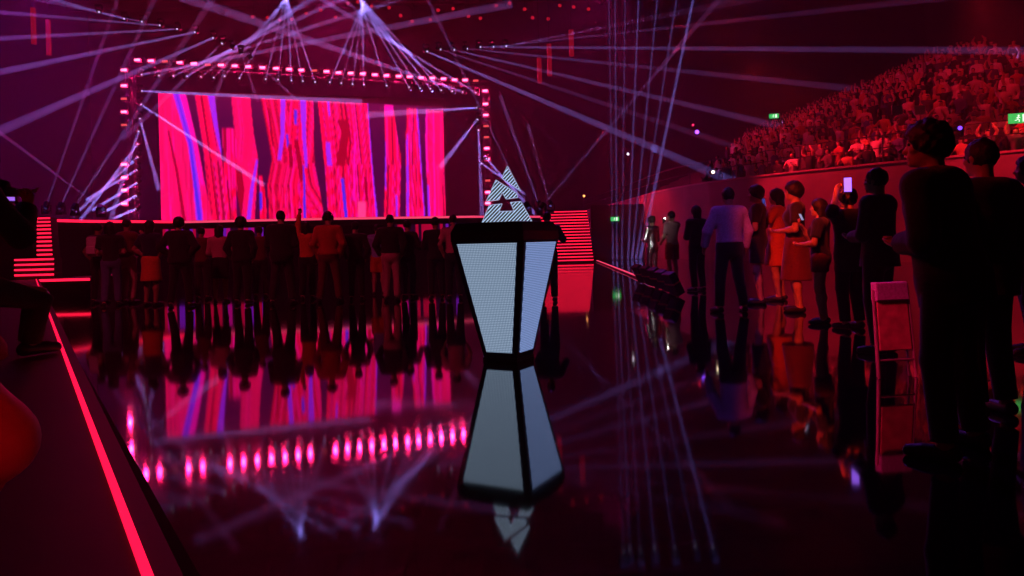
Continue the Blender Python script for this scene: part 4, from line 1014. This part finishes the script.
# two people on the walkway, near left
p = Vector((-3.0, 4.36, ZW + .008)); lc = lambda q: local(q, p, -16, 1.76)
b_, J = make_person('person in black perched on a case at the walkway edge, forearm raised with a phone', p, -16, 1.76,
    dict(pelvis=(-.06, -.30, -.43), lean=22, legR=(lc(P(38, 297, 4.6)), (lc(P(30, 345, 4.66))[0], lc(P(30, 345, 4.66))[1], .085), -8), legL=((-.22, .06, .49), (-.22, -.06, .085), 8),
         armR=(lc(P(40, 256, 4.45)), lc(P(27, 206, 4.55))), armL=((-.30, .0, 1.0), (-.14, .26, 1.0)), thumbR=(-1, 0, 0), curlR=55, girth=1.12),
    .012, skin=1, top=('black', 'long', .86, .03), bottom=('trousers', 'char'), hair=('curly', HAIRD))
JR['cam'] = J
q = J['W'](J['gripR']) + Vector((-.06, -.10, -.03))
phone(q, (0.2, 0, 4.2), 'phone held sideways with a violet screen by the perched person in black', col=(.45, .16, 1.), s=.9, size=(.040, .12), land=True)
sz = (.94 - .43 - .06) * J['sc'] - .13
st_ = thing('flight_case', 'black case on the walkway that the person with the raised phone sits on', 'case', J['W']((-.06, -.36, 0)), rz=R(-16))
MB().box((-.24, -.20, 0), (.24, .16, sz - .03)).build('box', mat('case_black', (.02, .015, .018), .5), st_, bevel=.015)
MB().box((-.245, -.205, sz - .03), (.245, .165, sz)).build('lid', BLACK, st_, bevel=.008)
p = Vector((-.935, .80, ZW + .008)); lc = lambda q: local(q, p, -4, 1.78)
b_, J = make_person('person sitting low at the left edge, bare red-lit elbow pointing into view', p, -4, 1.78,
    dict(pelvis=(0, 0, -.765), lean=4, legR=((.0, .28, .40), (-.06, .30, .085), 10), legL=((-.24, .30, .40), (-.18, .42, .085), 10),
         armR=(lc(P(34, 486, .95)), lc(P(-150, 590, 1.02))), armL=((-.30, .22, .42), (-.10, .40, .46)), girth=1.05),
    .009, skin=0, top=('maroon', 'short', .88), bottom=('shorts', 'purple', .9), hair=('short', HAIRD))
JR['elbow'] = J
print('elbow px', pix(J['W'](J['elR'])), 'shoulder', pix(J['W'](J['shR'])), 'cam el', pix(JR['cam']['W'](JR['cam']['elR'])), pix(JR['cam']['W'](JR['cam']['wrR'])), 'knee', pix(JR['cam']['W'](JR['cam']['knR'])))

# ------------------------------------------------------------------ the audience in the stand
rnd_cloth = bpy.data.materials.new('spectator_clothes'); rnd_cloth.use_nodes = True; nt = rnd_cloth.node_tree; b = nt.nodes['Principled BSDF']; b.inputs['Roughness'].default_value = .8
oi = nt.nodes.new('ShaderNodeObjectInfo'); gi = nt.nodes.new('ShaderNodeNewGeometry'); ad = nt.nodes.new('ShaderNodeMath'); ad.operation = 'ADD'
fr2 = nt.nodes.new('ShaderNodeMath'); fr2.operation = 'FRACT'; nt.links.new(oi.outputs['Random'], ad.inputs[0]); nt.links.new(gi.outputs['Random Per Island'], ad.inputs[1]); nt.links.new(ad.outputs[0], fr2.inputs[0])
cr = nt.nodes.new('ShaderNodeValToRGB'); cr.color_ramp.interpolation = 'CONSTANT'
for e_ in list(cr.color_ramp.elements)[1:]: cr.color_ramp.elements.remove(e_)
cr.color_ramp.elements[0].color = (.02, .02, .025, 1)
for pos, col in ((.32, (.10, .10, .11)), (.48, (.6, .58, .55)), (.62, (.35, .06, .05)), (.72, (.55, .35, .15)), (.80, (.08, .09, .25)), (.88, (.45, .40, .42)), (.94, (.75, .7, .68))):
    e_ = cr.color_ramp.elements.new(pos); e_.color = (*col, 1)
nt.links.new(fr2.outputs[0], cr.inputs['Fac']); nt.links.new(cr.outputs[0], b.inputs['Base Color'])
VAR = [('with both arms down', {}), ('with hands together', HANDS_FRONT), ('raising one arm', dict(armR=((.25, .05, 1.60), (.22, .10, 1.85)))), ('raising both arms', dict(armR=((.26, .05, 1.58), (.20, .10, 1.83)), armL=((-.26, .05, 1.58), (-.20, .10, 1.83)))),
       ('holding up a hand', PHONE_UP), ('clapping', dict(armR=((.26, .10, 1.22), (.03, .30, 1.36)), armL=((-.26, .10, 1.22), (-.03, .30, 1.36))))]
def spectator_mesh(pose, res):
    J = skeleton(pose); big, head, face, limbs = body_prims(J, pose, res); hp = [q for s in 'RL' for q in hand_prims(J, pose, s, res)[0]]
    g = Field((-.55, -.35, -.06), (.55, .6, 2.2), res); D = g.new()
    for q in big: g.add(D, q, .06, .02)
    for q in limbs: g.add(D, q, .035, .016)
    for q in head + hp: g.add(D, q, .03, .004)
    g.add(D, ('e', J['hc'] + V3(0, -.02, .035), V3(.085, .098, .092), I3), .01)
    v, f = g.mesh(D); c = v[f].mean(1); mi = np.zeros(len(f), int)
    mi[c[:, 2] > 1.49] = 1
    hd = (np.abs(c[:, 0]) < .13) & (c[:, 2] > 1.47) & (np.abs(c[:, 1]) < .2)
    mi[(c[:, 2] > 1.2) & (c[:, 2] <= 1.49) & (np.linalg.norm(c - J['wrR'], axis=1) < .16)] = 1
    mi[hd & ((c[:, 1] < .0) | (c[:, 2] > 1.68))] = 2
    mi[(c[:, 2] < .92) & (mi == 0)] = 3
    return v, f, mi
SM = [rnd_cloth, SKIN[0], HAIRD, CL['char']]
SP = []
for lb, pose in VAR:
    v, f, mi = spectator_mesh(pose, .055); me = np_mesh('spectator', v, f, SM, mi); SP.append((lb, me))
vL, fL, mL = spectator_mesh({}, .085)
seats = []
# arc length along the wall for each row
for k in range(NR - 1):
    off = .3 + k * RUN + .45; ps = [p_ + q_ * off for p_, q_ in zip(WS, WN)]; z = Z0 + k * RISE; acc = 0.; nxt = rr.uniform(0, .5)
    for a, b_, na in zip(ps, ps[1:], WN):
        L = (b_ - a).length
        while nxt <= acc + L:
            q = a + (b_ - a) * ((nxt - acc) / L); nxt += .74 + rr.uniform(0, .10)
            if q.y < 10: continue
            x, y = pix((q.x, q.y, z + 1.4))
            xh, yh = pix((q.x, q.y, z + 1.75))
            if not (676 < x < 1036 and -20 < y) or yh < 38 - (1024 - x) * .02: continue
            # the block of seats ends in a slanting aisle towards the stage
            if x < 690 + (190 - y) * 1.05 + rr.uniform(-6, 6): continue
            if rr.random() < .10: continue
            # hidden behind the tall man and his neighbour
            if 908 < x < 1030 and y > 150: continue
            seats.append((q.y, Vector((q.x, q.y, z)), na, k, x, y))
        acc += L
seats.sort(key=lambda s_: s_[0])
rr.shuffle(VAR)
near, rest = seats[:296], seats[296:]
for i, (dy, q, na, k, x, y) in enumerate(near):
    lb, me = SP[rr.randrange(len(SP))]
    o = bpy.data.objects.new('spectator', me); C.objects.link(o); o.location = q; s_ = rr.uniform(.92, 1.06); o.scale = (s_,) * 3
    o.rotation_euler = (0, 0, math.atan2(-na.y, -na.x) - math.pi / 2 + R(rr.uniform(-25, 25)))
    tag(o, f'spectator {lb} among the red-lit audience standing in the stand', 'person', f'spectators in the stand {lb}')
if rest:
    vs_, fs_, ms_, o_ = [], [], [], 0
    for dy, q, na, k, x, y in rest:
        a = math.atan2(-na.y, -na.x) - math.pi / 2 + R(rr.uniform(-25, 25)); c, s_ = math.cos(a), math.sin(a)
        M = np.array([[c, -s_, 0], [s_, c, 0], [0, 0, 1]]) * rr.uniform(.92, 1.06)
        vs_.append(vL @ M.T + np.array(q)); fs_.append(fL + o_); ms_.append(mL); o_ += len(vL)
    me = np_mesh('audience', np.concatenate(vs_), np.concatenate(fs_), SM, np.concatenate(ms_)); o = bpy.data.objects.new('audience', me); C.objects.link(o)
    tag(o, 'mass of further spectators high up and far along the red-lit stand', 'crowd', kind='stuff')
print('seats', len(near), len(rest))
# hand-held boards that catch the light
for x, y, d, lb in ((897, 110, 27, 'red-lit square board held up in the stand above the raised phone'), (920, 110, 27, 'smaller red-lit board in the stand right of the square one')):
    p = P(x, y, d); t = thing('hand_board', lb, 'board', p)
    MB().box((-.19, -.01, -.16), (.19, .01, .16)).build('panel', CL['white'], t); MB().bar((0, 0, -.16), (0, 0, -.5), .03).build('stick', CL['beige'], t)
# green exit signs: running figure, arrow and door, white on green
def exit_sign(p, w_, label, yaw, s=1.):
    h_ = w_ * .5; t = thing('exit_sign', label, 'sign', p, 'green exit signs', R(yaw))
    MB().box((-w_ / 2, 0, -h_ / 2), (w_ / 2, .06, h_ / 2)).build('housing', emit('exit_green', (.02, .62, .12), .9 * s), t)
    W = emit('exit_white', (.85, 1, .8), 1.3 * s); mb = MB(); k = h_
    mb.box((.22 * k, -.012, -.38 * k), (.62 * k, -.004, .38 * k)); mb.build('door_symbol', W, t)
    mb = MB()
    mb.tube((-.12 * k, -.010, .26 * k), (-.12 * k, -.003, .26 * k), .09 * k, n=12)
    for a, b_ in (((-.14, .16), (-.20, -.08)), ((-.20, -.08), (-.05, -.20)), ((-.05, -.20), (-.10, -.38)), ((-.20, -.08), (-.34, -.22)), ((-.34, -.22), (-.46, -.20)), ((-.14, .13), (.02, .02)), ((-.15, .13), (-.32, .02))):
        mb.bar((a[0] * k, -.007, a[1] * k), (b_[0] * k, -.007, b_[1] * k), .075 * k, .006, up=(0, 1, 0))
    mb.build('running_figure', W, t)
    mb = MB(); mb.poly([(-.62 * k, -.004, 0), (-.5 * k, -.004, .12 * k), (-.5 * k, -.004, -.12 * k), (-.62 * k, -.01, 0), (-.5 * k, -.01, .12 * k), (-.5 * k, -.01, -.12 * k)], ((0, 2, 1), (3, 4, 5), (0, 1, 4, 3), (1, 2, 5, 4), (2, 0, 3, 5)))
    return t
exit_sign(P(615, 219, 43.9), .48, 'small green exit sign on the dark partition right of the stairs', 0)
exit_sign(P(1020, 118, 24), .62, 'green exit sign in the stand at the edge of the photo', -20, 1.1)
exit_sign(P(774, 116, 50), .6, 'small yellowish green exit sign above the far end of the stand', -15, .9)
# rail along the top of the bowl wall
rl = thing('wall_railing', 'thin dark railing along the top of the red-lit bowl wall', 'railing')
pts_ = [(p_ + q_ * .14) for p_, q_ in zip(WS, WN)]
mb = MB()
for a, b_ in zip(pts_, pts_[1:]):
    for zz in (WH + .6, WH + 1.05): mb.tube((a.x, a.y, zz), (b_.x, b_.y, zz), .018, n=6)
mb.build('rail', STEEL, rl)
for a in pts_[::2]: MB().tube((a.x, a.y, WH + .07), (a.x, a.y, WH + 1.05), .025, n=6).build('post', STEEL, rl)

# ------------------------------------------------------------------ added spot lamps, unseen and without fixtures
def spot(loc, to, col, e, ang, r=.3, blend=.5):
    l = bpy.data.lights.new('added_spot', 'SPOT'); l.color = col; l.energy = e; l.spot_size = R(ang); l.spot_blend = blend; l.shadow_soft_size = r
    o = bpy.data.objects.new('added_spot', l); C.objects.link(o); o.location = loc; o.rotation_euler = (Vector(loc) - Vector(to)).to_track_quat('Z', 'Y').to_euler()
RD, MG, VI = (1, .01, .03), (1, .01, .30), (.40, .05, 1)
# red spots added above the stand and the bowl wall to brighten them
for lx, ly, tx, ty, e_ in ((7.5, 52, 12, 55, 3000), (9, 40, 15, 44, 3600), (11, 31, 18, 36, 3600), (15, 24, 22, 30, 3200), (22, 17, 29, 24, 2800)):
    spot((lx, ly, 15.5), (tx, ty, 6), (1, .008, .022) if lx > 8 else (1, .01, .2), e_ * .5, 78)
spot((8.6, 30, 8.5), (12.3, 28.7, 2.6), RD, 3600, 70)
spot((5.2, 43, 8.5), (7.8, 42, 2.4), RD, 3200, 70)
spot((13.5, 22, 8.5), (16.3, 23.3, 2.6), RD, 2600, 70)
# magenta and violet spots added to tint the haze at the stage end
spot((-30, 48, 20), (-34, 66, 4), (.8, .01, .6), 5500, 90)
spot((-14, 62, 22), (-20, 79, 8), MG, 7000, 100)
spot((8, 60, 22), (6, 79, 8), MG, 4000, 100)
spot((-26, 36, 20), (-26, 40, 0), (.6, .02, 1), 6500, 84)
spot((-10, 34, 20), (-8, 24, 0), MG, 3600, 60)
# unseen spots added to brighten single people and things, right and on the walkway
spot((1.5, 6.5, 3.6), (4.95, 11.0, .9), (1, .03, .012), 1400, 31, .1, .5)
spot((.8, 2.5, 9), (3.05, 10.9, 1.25), (.42, .08, 1), 480, 9, .1, .6)  # narrow violet spot added for the lavender shirt
spot((2.6, 14, 3), (3.45, 18.8, 1.1), (1, .9, .9), 260, 12)  # white spot added to make the silver top sparkle
spot((1, 26, 17), (4, 11, 1.2), (.35, .06, 1), 4000, 30)
spot((-1.2, 4.2, 3.4), (2.85, 5.68, .4), (1, .010, .09), 1150, 13)  # narrow red spot added for the folded chair alone
spot((-1.2, 4.2, 3.4), (2.6, 4.4, 1.4), (1, .012, .03), 190, 30)
spot((1.5, -3, 3.0), (-.7, 1, .85), (1, .002, .014), 190, 22)  # red spot added for the bare elbow
spot((-3, -4, 4.5), (-2.6, 4, .8), (1, .02, .03), 90, 60)
# magenta spot added from the camera side to lift the backs of the crowd
spot((-8, 6, 9), (-5, 15, .9), (1, .03, .12), 1300, 46)
